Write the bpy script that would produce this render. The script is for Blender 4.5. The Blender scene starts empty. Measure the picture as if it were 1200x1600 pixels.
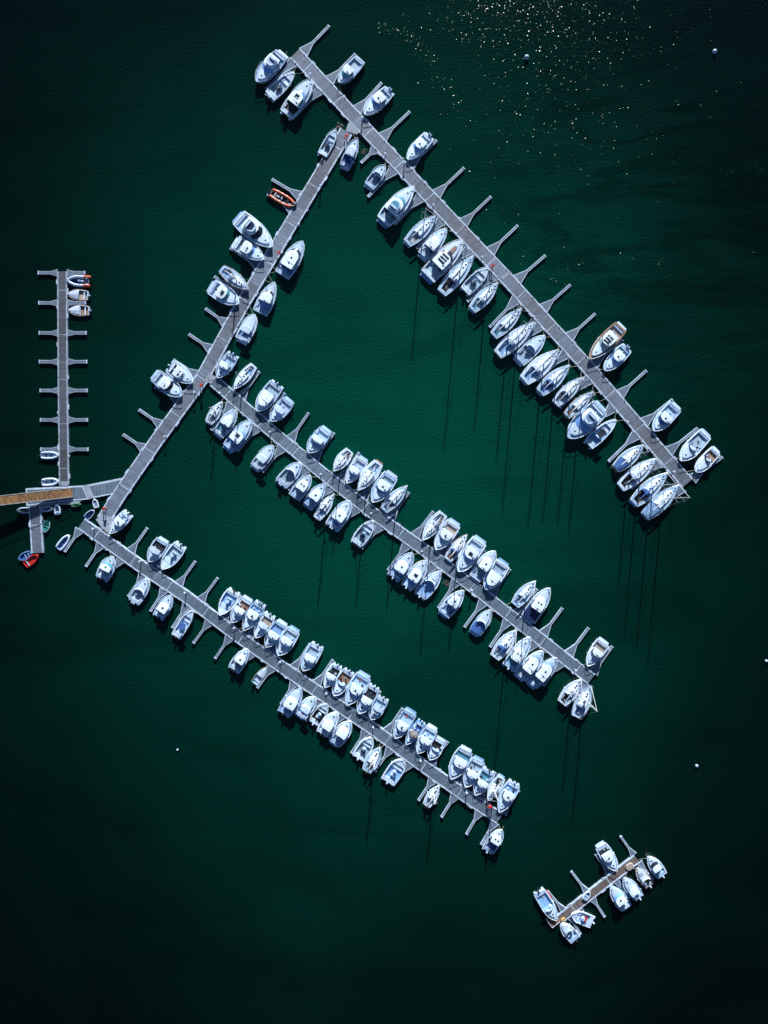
import bpy, math, random
from mathutils import Vector, Matrix

# ------------------------------------------------------------------ camera, sky, sun
S = 0.17                       # metres per photo pixel on the water
H = 1111 * S                   # drone height
SUN_EL, SUN_AZ = 21.0, 5.0     # degrees; azimuth clockwise from the top of the picture
sc = bpy.context.scene
C = sc.collection
cam_d = bpy.data.cameras.new('camera'); cam = bpy.data.objects.new('camera', cam_d); C.objects.link(cam)
cam.location = (0, 0, H); cam.rotation_euler = (0, 0, 0)
cam_d.sensor_fit = 'VERTICAL'; cam_d.sensor_height = 24; cam_d.lens = 24 * 1111 / 1600
cam_d.clip_start = 1; cam_d.clip_end = 6000
sc.camera = cam
w = bpy.data.worlds.new('World'); sc.world = w; w.use_nodes = True
nt = w.node_tree
sky = nt.nodes.new('ShaderNodeTexSky'); sky.sky_type = 'NISHITA'; sky.sun_disc = False
sky.sun_elevation = math.radians(SUN_EL); sky.sun_rotation = math.radians(SUN_AZ)
sky.air_density = 0.6; sky.dust_density = 0.2; sky.ozone_density = 2.5
bg = nt.nodes['Background']; bg.inputs[1].default_value = 0.05
nt.links.new(sky.outputs[0], bg.inputs[0])
sl = bpy.data.lights.new('sun', 'SUN'); sl.energy = 5.0; sl.angle = math.radians(0.65); sl.color = (1.0, 0.975, 0.94)
sun = bpy.data.objects.new('sun', sl); C.objects.link(sun); sun.location = (20, 200, 90)
e, a = math.radians(SUN_EL), math.radians(SUN_AZ)
sdir = Vector((math.sin(a) * math.cos(e), math.cos(a) * math.cos(e), math.sin(e)))
sun.rotation_euler = sdir.to_track_quat('Z', 'Y').to_euler()
sc.view_settings.view_transform = 'Standard'; sc.view_settings.look = 'None'
sc.view_settings.exposure = 1.08; sc.view_settings.gamma = 1.0
sc.render.engine = 'CYCLES'
sc.cycles.max_bounces = 5; sc.cycles.use_denoising = True
sc.cycles.sample_clamp_indirect = 4.0

rnd = random.Random(7)

# ------------------------------------------------------------------ materials
def new_mat(name):
    m = bpy.data.materials.new(name); m.use_nodes = True
    return m, m.node_tree, m.node_tree.nodes['Principled BSDF']
def N(nt, t, **k):
    n = nt.nodes.new(t)
    for kk, v in k.items(): setattr(n, kk, v)
    return n
def mix_rgb(nt, a, b, fac, blend='MIX'):
    n = N(nt, 'ShaderNodeMix', data_type='RGBA', blend_type=blend)
    for s, v in ((0, fac), (6, a), (7, b)):
        if hasattr(v, 'links') or hasattr(v, 'is_linked'): nt.links.new(v, n.inputs[s])
        else: n.inputs[s].default_value = v if s == 0 else (*v, 1)
    return n.outputs[2]
def ramp(nt, src, stops):
    r = N(nt, 'ShaderNodeValToRGB')
    el = r.color_ramp.elements
    while len(el) < len(stops): el.new(0.5)
    for q, (p, c) in zip(el, stops): q.position = p; q.color = (c, c, c, 1) if not isinstance(c, tuple) else (*c, 1)
    nt.links.new(src, r.inputs[0]); return r.outputs[0]
def noise(nt, scale, detail=3, rough=.55, vec=None, dist=0):
    n = N(nt, 'ShaderNodeTexNoise'); n.inputs['Scale'].default_value = scale
    n.inputs['Detail'].default_value = detail; n.inputs['Roughness'].default_value = rough; n.inputs['Distortion'].default_value = dist
    if vec: nt.links.new(vec, n.inputs['Vector'])
    return n.outputs['Fac']
def plain(name, col, rough=.5, var=.25, scale=2.5, metal=0, spec=.5, rv=.18):
    """paint with mottled wear and a slightly different tone on each object"""
    m, nt, b = new_mat(name)
    tc = N(nt, 'ShaderNodeTexCoord').outputs['Object']
    f = noise(nt, scale, 4, .6, tc)
    f = ramp(nt, f, [(.3, 1 - var), (.62, 1.0)])
    oi = N(nt, 'ShaderNodeObjectInfo').outputs['Random']
    r = ramp(nt, oi, [(0, 1 - rv), (1, 1.0)])
    c1 = mix_rgb(nt, col, f, 1.0, 'MULTIPLY'); c2 = mix_rgb(nt, c1, r, 1.0, 'MULTIPLY')
    nt.links.new(c2, b.inputs['Base Color'])
    b.inputs['Roughness'].default_value = rough; b.inputs['Metallic'].default_value = metal
    b.inputs['Specular IOR Level'].default_value = spec
    return m
M = {}
M['gel'] = plain('white_gelcoat', (.56, .72, .91), .32, .14)
M['roof'] = plain('bright_gelcoat', (.71, .84, .95), .3, .08, rv=.08)
M['gel2'] = plain('weathered_gelcoat', (.41, .53, .74), .45, .25)
M['deckw'] = plain('nonslip_deck', (.37, .56, .79), .6, .25, 3)
M['deckb'] = plain('blue_grey_nonslip', (.32, .48, .72), .6, .3, 2)
M['grey'] = plain('grey_blue_sole', (.31, .45, .59), .6, .35, 2)
M['blue'] = plain('blue_sole', (.22, .42, .74), .6, .3, 2)
M['teak'] = plain('teak', (.28, .175, .12), .65, .45, 4)
M['sand'] = plain('sand_vinyl', (.36, .31, .27), .7, .3, 3)
M['dark'] = plain('dark_vinyl', (.02, .025, .035), .5, .3)
M['tarp'] = plain('royal_blue_canvas', (.035, .12, .38), .8, .35, 1.5)
M['pale'] = plain('pale_canvas', (.44, .54, .72), .85, .25, 1.2)
M['lblue'] = plain('light_blue_canvas', (.17, .32, .56), .8, .3, 1.2)
M['navy'] = plain('navy_paint', (.015, .03, .10), .35, .2)
M['hullblue'] = plain('mid_blue_paint', (.04, .19, .40), .35, .2)
M['orange'] = plain('orange_rubber', (.55, .085, .02), .55, .25)
M['red'] = plain('red_paint', (.50, .025, .015), .45, .25)
M['teal'] = plain('teal_paint', (.03, .24, .24), .5, .3)
M['green'] = plain('green_plastic', (.03, .22, .10), .5, .3)
M['black'] = plain('black_plastic', (.012, .013, .016), .4, .2)
M['metal'] = plain('stainless', (.62, .66, .72), .3, .1, metal=.7)
M['alu'] = plain('mast_alloy', (.55, .59, .66), .4, .15, metal=.3)
M['rope'] = plain('rope', (.50, .50, .47), .9, .3, 9)
M['sail'] = plain('sailcloth', (.60, .64, .74), .85, .2, 3)
M['yellow'] = plain('yellow_plastic', (.62, .36, .10), .6, .3)
def glass(name, col):
    m, nt, b = new_mat(name)
    oi = N(nt, 'ShaderNodeObjectInfo').outputs['Random']
    c = mix_rgb(nt, col, tuple(min(1, x * 1.7 + .01) for x in col), oi)
    nt.links.new(c, b.inputs['Base Color']); b.inputs['Roughness'].default_value = .12
    b.inputs['Specular IOR Level'].default_value = .8
    return m
M['glass'] = glass('smoked_glass', (.012, .018, .03))
M['gblue'] = glass('blue_windscreen', (.10, .22, .46))
M['gtea'] = glass('teal_windscreen', (.06, .19, .27))

# pontoon decking: planks across the walkway (u runs along the jetty in metres)
def deck_mat(name, ca, cb, pitch=.16, amb=.5):
    m, nt, b = new_mat(name)
    uv = N(nt, 'ShaderNodeUVMap').outputs[0]
    sep = N(nt, 'ShaderNodeSeparateXYZ'); nt.links.new(uv, sep.inputs[0])
    d = N(nt, 'ShaderNodeMath', operation='DIVIDE'); nt.links.new(sep.outputs[0], d.inputs[0]); d.inputs[1].default_value = pitch
    fl = N(nt, 'ShaderNodeMath', operation='FLOOR'); nt.links.new(d.outputs[0], fl.inputs[0])
    fr = N(nt, 'ShaderNodeMath', operation='FRACT'); nt.links.new(d.outputs[0], fr.inputs[0])
    wn = N(nt, 'ShaderNodeTexWhiteNoise', noise_dimensions='1D'); nt.links.new(fl.outputs[0], wn.inputs['W'])
    geo = N(nt, 'ShaderNodeNewGeometry').outputs['Position']
    big = ramp(nt, noise(nt, .035, 3, .6, geo), [(.38, 0.0), (.62, 1.0)])
    col = mix_rgb(nt, ca, cb, big)
    pl = ramp(nt, wn.outputs['Value'], [(0, .72), (1, 1.12)])
    col = mix_rgb(nt, col, pl, 1.0, 'MULTIPLY')
    st = ramp(nt, noise(nt, .9, 5, .7, geo), [(.3, .62), (.7, 1.1)])
    col = mix_rgb(nt, col, st, 1.0, 'MULTIPLY')
    d2 = N(nt, 'ShaderNodeMath', operation='DIVIDE'); nt.links.new(sep.outputs[0], d2.inputs[0]); d2.inputs[1].default_value = 11.8
    f2 = N(nt, 'ShaderNodeMath', operation='FLOOR'); nt.links.new(d2.outputs[0], f2.inputs[0])
    w2 = N(nt, 'ShaderNodeTexWhiteNoise', noise_dimensions='1D'); nt.links.new(f2.outputs[0], w2.inputs['W'])
    col = mix_rgb(nt, col, ramp(nt, w2.outputs['Value'], [(0, .78), (1, 1.15)]), 1.0, 'MULTIPLY')
    spots = ramp(nt, noise(nt, 2.6, 2, .5, geo), [(.70, 0.0), (.76, .55)])
    col = mix_rgb(nt, col, (.42, .46, .52), spots)
    gap = ramp(nt, fr.outputs[0], [(0, .35), (.10, 1.0)])
    col = mix_rgb(nt, col, gap, 1.0, 'MULTIPLY')
    nt.links.new(col, b.inputs['Base Color']); b.inputs['Roughness'].default_value = .8
    return m
M['plank'] = deck_mat('weathered_planks', (.112, .128, .168), (.145, .20, .29))
M['plank2'] = deck_mat('grey_planks', (.072, .115, .168), (.112, .17, .245))
M['raftp'] = deck_mat('brown_grey_planks', (.145, .118, .118), (.17, .14, .14))
M['plankdim'] = deck_mat('vignetted_grey_planks', (.055, .07, .10), (.075, .09, .125))  # left jetty boards: edge-of-frame vignette dimming put into the colour
M['edgedim'] = plain('vignetted_pontoon_edge', (.29, .37, .48), .75, .45, .9)  # same vignette dimming painted into the left jetty's edge beams
M['weed'] = plain('brown_weed', (.10, .085, .08), .8, .5, 6)
M['gang'] = deck_mat('brown_gangway_boards', (.22, .115, .045), (.27, .145, .06), .3)
M['edge'] = plain('pontoon_edge', (.49, .63, .82), .7, .45, .9)
M['fing'] = plain('finger_grating', (.11, .16, .24), .8, .35, 1.6)
M['conc'] = plain('pale_concrete', (.28, .34, .44), .8, .3, 1.2)
M['float'] = plain('dark_float', (.05, .055, .06), .8, .3)

# water: turbid green, rippled, with a lens vignette painted into its colour
def water_mat():
    m, nt, b = new_mat('harbour_water')
    geo = N(nt, 'ShaderNodeNewGeometry').outputs['Position']
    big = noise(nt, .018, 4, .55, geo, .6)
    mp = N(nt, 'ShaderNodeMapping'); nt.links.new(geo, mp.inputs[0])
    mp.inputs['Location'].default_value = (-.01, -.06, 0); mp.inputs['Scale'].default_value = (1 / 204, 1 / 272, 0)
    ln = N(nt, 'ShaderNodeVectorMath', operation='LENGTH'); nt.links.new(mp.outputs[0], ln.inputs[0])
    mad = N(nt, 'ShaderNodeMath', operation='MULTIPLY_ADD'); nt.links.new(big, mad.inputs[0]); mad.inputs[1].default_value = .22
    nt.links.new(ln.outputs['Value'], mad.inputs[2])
    vignette = ramp(nt, mad.outputs[0], [(.16, .92), (.30, .74), (.40, .50), (.50, .32), (.62, .16), (.80, .045)])  # radial vignette darkening towards the frame edges, broken up by noise
    # darker swell streaks, put into the water colour
    mp2 = N(nt, 'ShaderNodeMapping'); nt.links.new(geo, mp2.inputs[0])
    mp2.inputs['Rotation'].default_value = (0, 0, math.radians(25)); mp2.inputs['Scale'].default_value = (.35, 1.3, 1)
    stk = ramp(nt, noise(nt, .035, 3, .5, mp2.outputs[0], 1.2), [(.34, .78), (.52, 1.0)])
    col = mix_rgb(nt, (.0005, .047, .032), vignette, 1.0, 'MULTIPLY')
    col = mix_rgb(nt, col, stk, 1.0, 'MULTIPLY')
    # narrow dark swell lines east of the top jetty
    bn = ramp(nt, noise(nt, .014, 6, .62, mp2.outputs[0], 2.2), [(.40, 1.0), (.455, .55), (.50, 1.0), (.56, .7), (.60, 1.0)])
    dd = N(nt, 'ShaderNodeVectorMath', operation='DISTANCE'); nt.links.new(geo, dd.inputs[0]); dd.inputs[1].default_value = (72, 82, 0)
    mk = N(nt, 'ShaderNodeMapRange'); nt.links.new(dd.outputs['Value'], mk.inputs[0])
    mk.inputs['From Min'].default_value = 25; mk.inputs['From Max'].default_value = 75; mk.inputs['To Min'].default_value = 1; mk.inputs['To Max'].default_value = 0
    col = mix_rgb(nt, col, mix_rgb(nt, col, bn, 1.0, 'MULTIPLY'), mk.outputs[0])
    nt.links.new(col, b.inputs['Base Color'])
    b.inputs['IOR'].default_value = 1.33; b.inputs['Roughness'].default_value = .03
    b.inputs['Specular IOR Level'].default_value = .4
    # ripples: fine chop everywhere, stronger where the breeze touches down at the top of the basin
    wd = N(nt, 'ShaderNodeVectorMath', operation='DISTANCE'); nt.links.new(geo, wd.inputs[0])
    wd.inputs[1].default_value = (44, 128, 0)
    gust = ramp(nt, wd.outputs['Value'], [(0, 1), (1, 0)])
    mr = N(nt, 'ShaderNodeMapRange'); nt.links.new(wd.outputs['Value'], mr.inputs[0])
    mr.inputs['From Min'].default_value = 4; mr.inputs['From Max'].default_value = 66
    mr.inputs['To Min'].default_value = 1; mr.inputs['To Max'].default_value = 0
    n1 = noise(nt, 1.7, 1.5, .5, geo, .0)
    n2 = noise(nt, 3.2, 2, .5, geo)
    add = N(nt, 'ShaderNodeMath', operation='MULTIPLY_ADD'); nt.links.new(n2, add.inputs[0]); add.inputs[1].default_value = .28
    nt.links.new(n1, add.inputs[2])
    st = N(nt, 'ShaderNodeMath', operation='MULTIPLY_ADD'); nt.links.new(mr.outputs[0], st.inputs[0]); st.inputs[1].default_value = .06; st.inputs[2].default_value = .20
    bp = N(nt, 'ShaderNodeBump'); nt.links.new(add.outputs[0], bp.inputs['Height']); bp.inputs['Distance'].default_value = 1.0
    nt.links.new(st.outputs[0], bp.inputs['Strength'])
    nt.links.new(bp.outputs[0], b.inputs['Normal'])
    nt.nodes.remove(gust.node)
    return m
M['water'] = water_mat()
m, nt_, b = new_mat('glint_wavelet_water'); b.inputs['Base Color'].default_value = (.0004, .009, .007, 1)
b.inputs['IOR'].default_value = 1.33; b.inputs['Roughness'].default_value = .29; M['glint_wavelet'] = m

# ------------------------------------------------------------------ mesh helpers
class MB:
    def __init__(s): s.v = []; s.f = []; s.uv = None
    def add(s, vs, fs):
        o = len(s.v); s.v += [tuple(p) for p in vs]; s.f += [tuple(i + o for i in f) for f in fs]; return s
    def box(s, cx, cy, cz, sx, sy, sz, taper=1.0, rz=0, ch=0):
        """box centred in x,y standing from cz up; optional chamfered plan and tapered top"""
        hx, hy = sx / 2, sy / 2
        if ch:
            c = min(ch, hx * .6, hy * .6)
            pl = [(hx, hy - c), (hx - c, hy), (-hx + c, hy), (-hx, hy - c), (-hx, -hy + c), (-hx + c, -hy), (hx - c, -hy), (hx, -hy + c)]
        else: pl = [(hx, hy), (-hx, hy), (-hx, -hy), (hx, -hy)]
        cr, sr = math.cos(rz), math.sin(rz)
        T = lambda x, y, z: (cx + x * cr - y * sr, cy + x * sr + y * cr, z)
        n = len(pl)
        vs = [T(x, y, cz) for x, y in pl] + [T(x * taper, y * taper, cz + sz) for x, y in pl]
        fs = [tuple(reversed(range(n))), tuple(range(n, 2 * n))] + [(i, (i + 1) % n, n + (i + 1) % n, n + i) for i in range(n)]
        return s.add(vs, fs)
    def prism(s, poly, z0, z1, inset=None):
        n = len(poly); top = inset or poly
        vs = [(x, y, z0) for x, y in poly] + [(x, y, z1) for x, y in top]
        fs = [tuple(reversed(range(n))), tuple(range(n, 2 * n))] + [(i, (i + 1) % n, n + (i + 1) % n, n + i) for i in range(n)]
        return s.add(vs, fs)
    def tube(s, pts, r, n=5, caps=True):
        pts = [Vector(p) for p in pts]; rs = r if isinstance(r, (list, tuple)) else [r] * len(pts)
        vs = []; fs = []
        for i, p in enumerate(pts):
            d = (pts[min(i + 1, len(pts) - 1)] - pts[max(i - 1, 0)]).normalized()
            up = Vector((0, 0, 1)) if abs(d.z) < .9 else Vector((1, 0, 0))
            u = d.cross(up).normalized(); v = u.cross(d)
            for k in range(n):
                t = 2 * math.pi * k / n
                vs.append(p + (u * math.cos(t) + v * math.sin(t)) * rs[i])
        for i in range(len(pts) - 1):
            for k in range(n):
                k2 = (k + 1) % n
                fs.append((i * n + k, i * n + k2, (i + 1) * n + k2, (i + 1) * n + k))
        if caps:
            fs.append(tuple(range(n - 1, -1, -1))); fs.append(tuple((len(pts) - 1) * n + k for k in range(n)))
        return s.add(vs, fs)
    def disc(s, x, y, z, r, h=.04, n=10):
        return s.prism([(x + r * math.cos(2 * math.pi * k / n), y + r * math.sin(2 * math.pi * k / n)) for k in range(n)], z, z + h)
    def ball(s, x, y, z, r, n=8, m=5, sz=1):
        rings = [(x, y, z - r * sz)]
        vs = [(x, y, z - r * sz)]
        for j in range(1, m):
            t = -math.pi / 2 + math.pi * j / m
            for k in range(n):
                vs.append((x + r * math.cos(t) * math.cos(2 * math.pi * k / n), y + r * math.cos(t) * math.sin(2 * math.pi * k / n), z + r * sz * math.sin(t)))
        vs.append((x, y, z + r * sz)); L = len(vs) - 1
        fs = [(0, 1 + (k + 1) % n, 1 + k) for k in range(n)]
        for j in range(m - 2):
            o = 1 + j * n
            fs += [(o + k, o + (k + 1) % n, o + n + (k + 1) % n, o + n + k) for k in range(n)]
        o = 1 + (m - 2) * n
        fs += [(o + k, o + (k + 1) % n, L) for k in range(n)]
        return s.add(vs, fs)
    def build(s, name, mat, parent=None, smooth=False, label=None):
        me = bpy.data.meshes.new(name); me.from_pydata(s.v, [], s.f)
        me.materials.append(M[mat] if isinstance(mat, str) else mat)
        if s.uv:
            ul = me.uv_layers.new(name='UVMap')
            for lp in me.loops: ul.data[lp.index].uv = s.uv[lp.vertex_index]
        if smooth:
            for p in me.polygons: p.use_smooth = len(p.vertices) <= 4
        me.update()
        o = bpy.data.objects.new(name, me); C.objects.link(o)
        if parent is not None: o.parent = parent
        if label: o['label'] = label
        return o
def thing(name, label, cat, loc=(0, 0, 0), rz=0, group=None):
    o = bpy.data.objects.new(name, None); C.objects.link(o)
    o.location = loc; o.rotation_euler = (0, 0, rz); o.empty_display_size = .3
    o['label'] = label; o['category'] = cat
    if group: o['group'] = group
    return o
def tag(o, label, cat, group=None):
    o['label'] = label; o['category'] = cat
    if group: o['group'] = group
    return o
def W(px, py, z=0.0):
    k = S * (1 - z / H)
    return Vector(((px - 600) * k, (800 - py) * k, 0))

# ------------------------------------------------------------------ setting
mb = MB(); R_ = 2500
mb.add([(-R_, -R_, 0), (R_, -R_, 0), (R_, R_, 0), (-R_, R_, 0)], [(0, 1, 2, 3)])
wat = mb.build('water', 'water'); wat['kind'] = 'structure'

# steep little wavelets where the gust touches down: facets added and leaned sunward, with random spread, to make the sun glints
rw_ = random.Random(21); mb = MB()
def glint_wavelet(x, y, sz, tilt, az):
    d = Vector((math.cos(az), math.sin(az), 0)); n = Vector((-d.y, d.x, 0)); c = Vector((x, y, 0)); h = sz * math.tan(tilt)
    v = [c + d * sz - n * sz * .55, c + d * sz + n * sz * .55, c + n * sz * .4 + Vector((0, 0, h)), c - n * sz * .4 + Vector((0, 0, h)), c - d * sz * .5 + n * sz * .3, c - d * sz * .5 - n * sz * .3]
    mb.add([(p.x, p.y, p.z - .012 if p.z == 0 else p.z) for p in v], [(0, 1, 2, 3), (3, 2, 4, 5), (1, 4, 2), (5, 0, 3)])
def scatter(n, cx, cy, sx, sy, rot=0, streak=None):
    for _ in range(n):
        a_, b_ = rw_.gauss(0, sx), rw_.gauss(0, sy)
        x, y = cx + a_ * math.cos(rot) - b_ * math.sin(rot), cy + a_ * math.sin(rot) + b_ * math.cos(rot)
        glint_wavelet(x, y, rw_.uniform(.07, .19), math.radians(max(3, rw_.gauss(16, 5.5))), math.radians(90 + rw_.gauss(0, 28)))
scatter(760, 43, 134, 14, 9); scatter(480, 47, 116, 14, 16); scatter(200, 28, 134, 8, 4); scatter(330, 60, 100, 34, 28)
for k in range(60):      # arcs of wavelets along a wake line by the upper berths
    t_ = k / 59; scatter(2, 0 + 20 * t_ , 129 - 2 * t_ - 22 * t_ ** 2, 1.2, .7)
    scatter(1, 42 + 40 * t_, 60 + 8 * math.sin(t_ * 3), 1.5, .8)
wv = mb.build('glint_wavelets', 'glint_wavelet'); wv['kind'] = 'stuff'
# ------------------------------------------------------------------ jetties
DZ = .55   # deck height above the water
def offset_line(pts, d):
    out = []
    for i, p in enumerate(pts):
        a = (p - pts[i - 1]).normalized() if i else None
        b = (pts[i + 1] - p).normalized() if i < len(pts) - 1 else None
        t = (a + b).normalized() if a and b else (a or b)
        nrm = Vector((-t.y, t.x, 0)); ref = a or b
        k = 1 / max(.3, nrm.dot(Vector((-ref.y, ref.x, 0))))
        out.append(p + nrm * d * k)
    return out
def strip(mb, A, B, z0, z1):
    """solid strip between two polylines, with uv u = metres along"""
    n = len(A); vs = []; uv = []
    u = 0
    for i in range(n):
        if i: u += ((A[i] - A[i - 1]).length + (B[i] - B[i - 1]).length) / 2
        for P, v in ((A[i], 0), (B[i], (A[i] - B[i]).length)):
            vs.append((P.x, P.y, z0)); vs.append((P.x, P.y, z1)); uv += [(u, v), (u, v)]
    fs = []
    for i in range(n - 1):
        a, b = i * 4, (i + 1) * 4
        fs += [(a + 1, a + 3, b + 3, b + 1), (a, b, b + 2, a + 2), (a, a + 1, b + 1, b), (a + 2, b + 2, b + 3, a + 3)]
    fs += [(0, 2, 3, 1), (4 * n - 4, 4 * n - 3, 4 * n - 1, 4 * n - 2)]
    mb.uv = (mb.uv or []) + uv
    return mb.add(vs, fs)
def finger(parent, root, tip, rw=2.2, tw=.62, g=.36, hw=0, mat='fing', edge='edge'):
    """triangular gusset running out into a narrow walkway, root on the jetty edge, tip over the water"""
    d = (tip - root); L = d.length; d.normalize(); n = Vector((-d.y, d.x, 0))
    def outline(e, e0):
        r, t = rw / 2 - e * 1.3, tw / 2 - e
        return [root + d * e0 - n * (r + .0), root + d * (L * g * .25) - n * (r * .80), root + d * L * g - n * t, root + d * (L - e) - n * t,
                root + d * (L - e) + n * t, root + d * L * g + n * t, root + d * (L * g * .25) + n * (r * .80), root + d * e0 + n * (r + .0)]
    o1 = [(p.x, p.y) for p in outline(0, 0)]
    fp = MB().prism(o1, .12, DZ - .06).build('finger_pontoon', edge, parent)
    MB().prism([(p.x, p.y) for p in outline(.17, .12)], DZ - .07, DZ - .045).build('grating', mat, fp)
    c = tip - d * .12
    MB().box(c.x, c.y, .25, .3, tw + .16, .34, rz=math.atan2(d.y, d.x), ch=.08).build('end_fender', 'gel2', fp)
    fl = root + d * L * .72
    MB().box(fl.x, fl.y, -.3, L * .35, tw * .8, .44, rz=math.atan2(d.y, d.x)).build('float', 'float', fp)
    return fp
def nearest(pts, q):
    best = None
    for a, b in zip(pts, pts[1:]):
        ab = b - a; t = max(0, min(1, (q - a).dot(ab) / ab.length_squared)); p = a + ab * t
        if best is None or (q - p).length < best[0]: best = ((q - p).length, p, ab.normalized())
    return best
JET = {}
def jetty(key, name, label, pts_px, width_px, deck='plank', fingers=(), gus=2.2, tw=.62, edge='edge'):
    pts = [W(x, y, DZ) for x, y in pts_px]; hw = width_px * S / 2
    t = thing(name, label, 'jetty', (0, 0, 0))
    ew = .34
    A, B = offset_line(pts, hw), offset_line(pts, hw - ew)
    Cc, D = offset_line(pts, -hw + ew), offset_line(pts, -hw)
    strip(MB(), B, Cc, .1, DZ).build('deck', deck, t)
    strip(MB(), A, B, .0, DZ + .035).build('edge_beam', edge, t)
    strip(MB(), Cc, D, .0, DZ + .035).build('edge_beam', edge, t)
    # floats under the deck
    total = sum((b - a).length for a, b in zip(pts, pts[1:]))
    fm = MB()
    for a, b in zip(pts, pts[1:]):
        d = b - a; nn = max(1, int(d.length / 6)); ang = math.atan2(d.y, d.x)
        for k in range(nn):
            c = a + d * ((k + .5) / nn); fm.box(c.x, c.y, -.35, d.length / nn * .7, hw * 1.7, .4, rz=ang)
    fm.build('float', 'float', t)
    # joint plates every 12 m or so, a little proud of the boards
    acc = 5.0
    for a, b in zip(pts, pts[1:]):
        d = b - a; L = d.length; u = d.normalized(); ang = math.atan2(u.y, u.x); x = acc
        while x < L - 1:
            c = a + u * x
            MB().box(c.x, c.y, DZ - .02, .16, (hw - ew) * 2, .035, rz=ang).build('joint_plate', edge, t)
            x += 11.8
        acc = x - L
    # cleats along both edges
    JET[key] = (pts, hw, t)
    for side in (1, -1):
        x = 2.0
        for a, b in zip(pts, pts[1:]):
            d = b - a; L = d.length; u = d.normalized(); n_ = Vector((-u.y, u.x, 0)); y = x
            while y < L:
                c = a + u * y + n_ * side * (hw - .2)
                m = MB(); ang = math.atan2(u.y, u.x)
                m.box(c.x, c.y, DZ + .035, .10, .08, .09, rz=ang).box(c.x, c.y, DZ + .12, .42, .09, .05, rz=ang)
                m.build('cleat', 'metal', t); y += 5.2
            x = y - L
    rr = random.Random(hash(len(fingers)) + 3)
    for side in (1, -1):
        for a, b in zip(pts, pts[1:]):
            d = b - a; L = d.length; u = d.normalized(); n_ = Vector((-u.y, u.x, 0)); y = rr.uniform(2, 8); ang = math.atan2(u.y, u.x)
            while y < L - 1:
                c = a + u * y + n_ * side * (hw + .12)
                MB().box(c.x, c.y, .2, rr.uniform(.6, 1.5), .24, .40, rz=ang, ch=.08).build('edge_fender', rr.choice(['gel2', 'edge', 'pale', 'conc']), t)
                y += rr.uniform(4, 13)
    for f in fingers:
        tip = W(f[0], f[1], DZ); dd, p, u = nearest(pts, W(f[2], f[3], DZ) if len(f) > 3 else tip)
        # root: fingers stand roughly square to the jetty; slide along to where the photo roots them
        n_ = (tip - p); n_ = Vector((-u.y, u.x, 0)) * (1 if n_.dot(Vector((-u.y, u.x, 0))) > 0 else -1)
        root = p + n_ * (hw - .02)
        q = nearest(pts, tip); root = q[1] + n_ * (hw - .02) if len(f) < 4 else root
        finger(t, root, tip, f[4] if len(f) > 4 else gus, tw, edge=edge)
    return t
P1F = [(514,40,474,81),(555,84,516,124),(596,129,559,170),(640,174,600,212),(682,219,642,257),(725,262,685,300),(767,307,727,345),(809,352,769,390),
       (852,399,811,434),(891,445,851,480),(930,490,891,525),(973,530,930,567),(1010,579,970,615),(1051,624,1010,657),(1090,669,1050,701),(1129,714,1083,750),
       (416,139,457,97),(456,185,497,142),(564,254,587,232),(575,307,615,265),(616,350,655,310),(651,388,687,347),(690,430,730,392),(730,471,770,432),
       (765,511,802,472),(801,552,840,512),(840,595,879,557),(875,637,915,597),(915,680,951,642),(951,721,991,682),(987,764,1030,722),(1027,805,1067,762)]
jetty('P1', 'jetty', 'longest timber decked jetty running diagonally down the top right of the marina', [(461,83),(580,211),(789,432),(918,573),(1074,755)], 21.5, fingers=P1F, gus=3.1, tw=.68)
P2F = [(425,280,474,309),(418,303,462,330),(360,387,407,417),(335,432,380,462),(321,482,356,506),(295,522,331,546),(271,562,306,585),(242,604,279,626),(217,640,252,664),(192,679,228,703)]
jetty('P2', 'jetty', 'linking jetty joining the heads of the three diagonal jetties to the gangway landing', [(541,205),(379,475),(315,592),(242,692),(188.5,770),(161,813)], 21.5, fingers=P2F, gus=2.8, tw=.7)
P3F = [(405,580,377,620),(445,614,415,652),(482,645,455,685),(522,676,495,712),(561,707,534,745),(598,739,572,772),(639,769,612,807),(677,799,650,835),(716,830,690,867),(757,859,730,897),
       (797,889,772,925),(839,920,810,957),(879,950,852,987),(920,981,891,1020),(957,1010,925,1054),
       (330,672,356,637),(370,705,400,670),(410,737,440,700),(450,765,480,730),(486,797,517,760),(527,830,557,795),(565,857,594,822),(606,891,635,852),(647,921,676,885),(685,950,710,912),
       (726,980,754,942),(766,1011,792,972),(807,1042,835,1005),(849,1072,875,1037),(885,1104,914,1068)]
jetty('P3', 'jetty', 'middle diagonal jetty with boats berthed bow in along both sides', [(334,595),(422,672),(501,737),(587,805),(660,857),(755,929),(912,1052),(924,1061)], 19.5, 'plank2', P3F, gus=2.9, tw=.68)
P4F = [(230,825,206,859),(267,851,242,884),(305,877,281,910),(340,903,316,935),(375,929,352,963),(414,955,392,992),(450,980,427,1016),(484,1006,462,1040),(520,1031,499,1062),(555,1055,534,1088),
       (594,1080,570,1117),(629,1107,607,1140),(664,1132,642,1167),(700,1159,677,1190),(740,1185,715,1220),(774,1207,752,1242),(811,1235,782,1275),
       (101,862,124,828),(134,885,157,851),(166,907,190,872),(200,932,224,897),(235,955,257,920),(269,981,292,945),(302,1005,327,971),(336,1029,360,994),(372,1052,395,1018),(402,1075,427,1040),
       (439,1100,461,1065),(477,1126,499,1092),(512,1152,534,1117),(549,1177,572,1142),(586,1205,610,1170),(617,1226,641,1192),(654,1251,677,1217),(690,1277,712,1242),(729,1304,750,1268),(752,1320,773,1285)]
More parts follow.
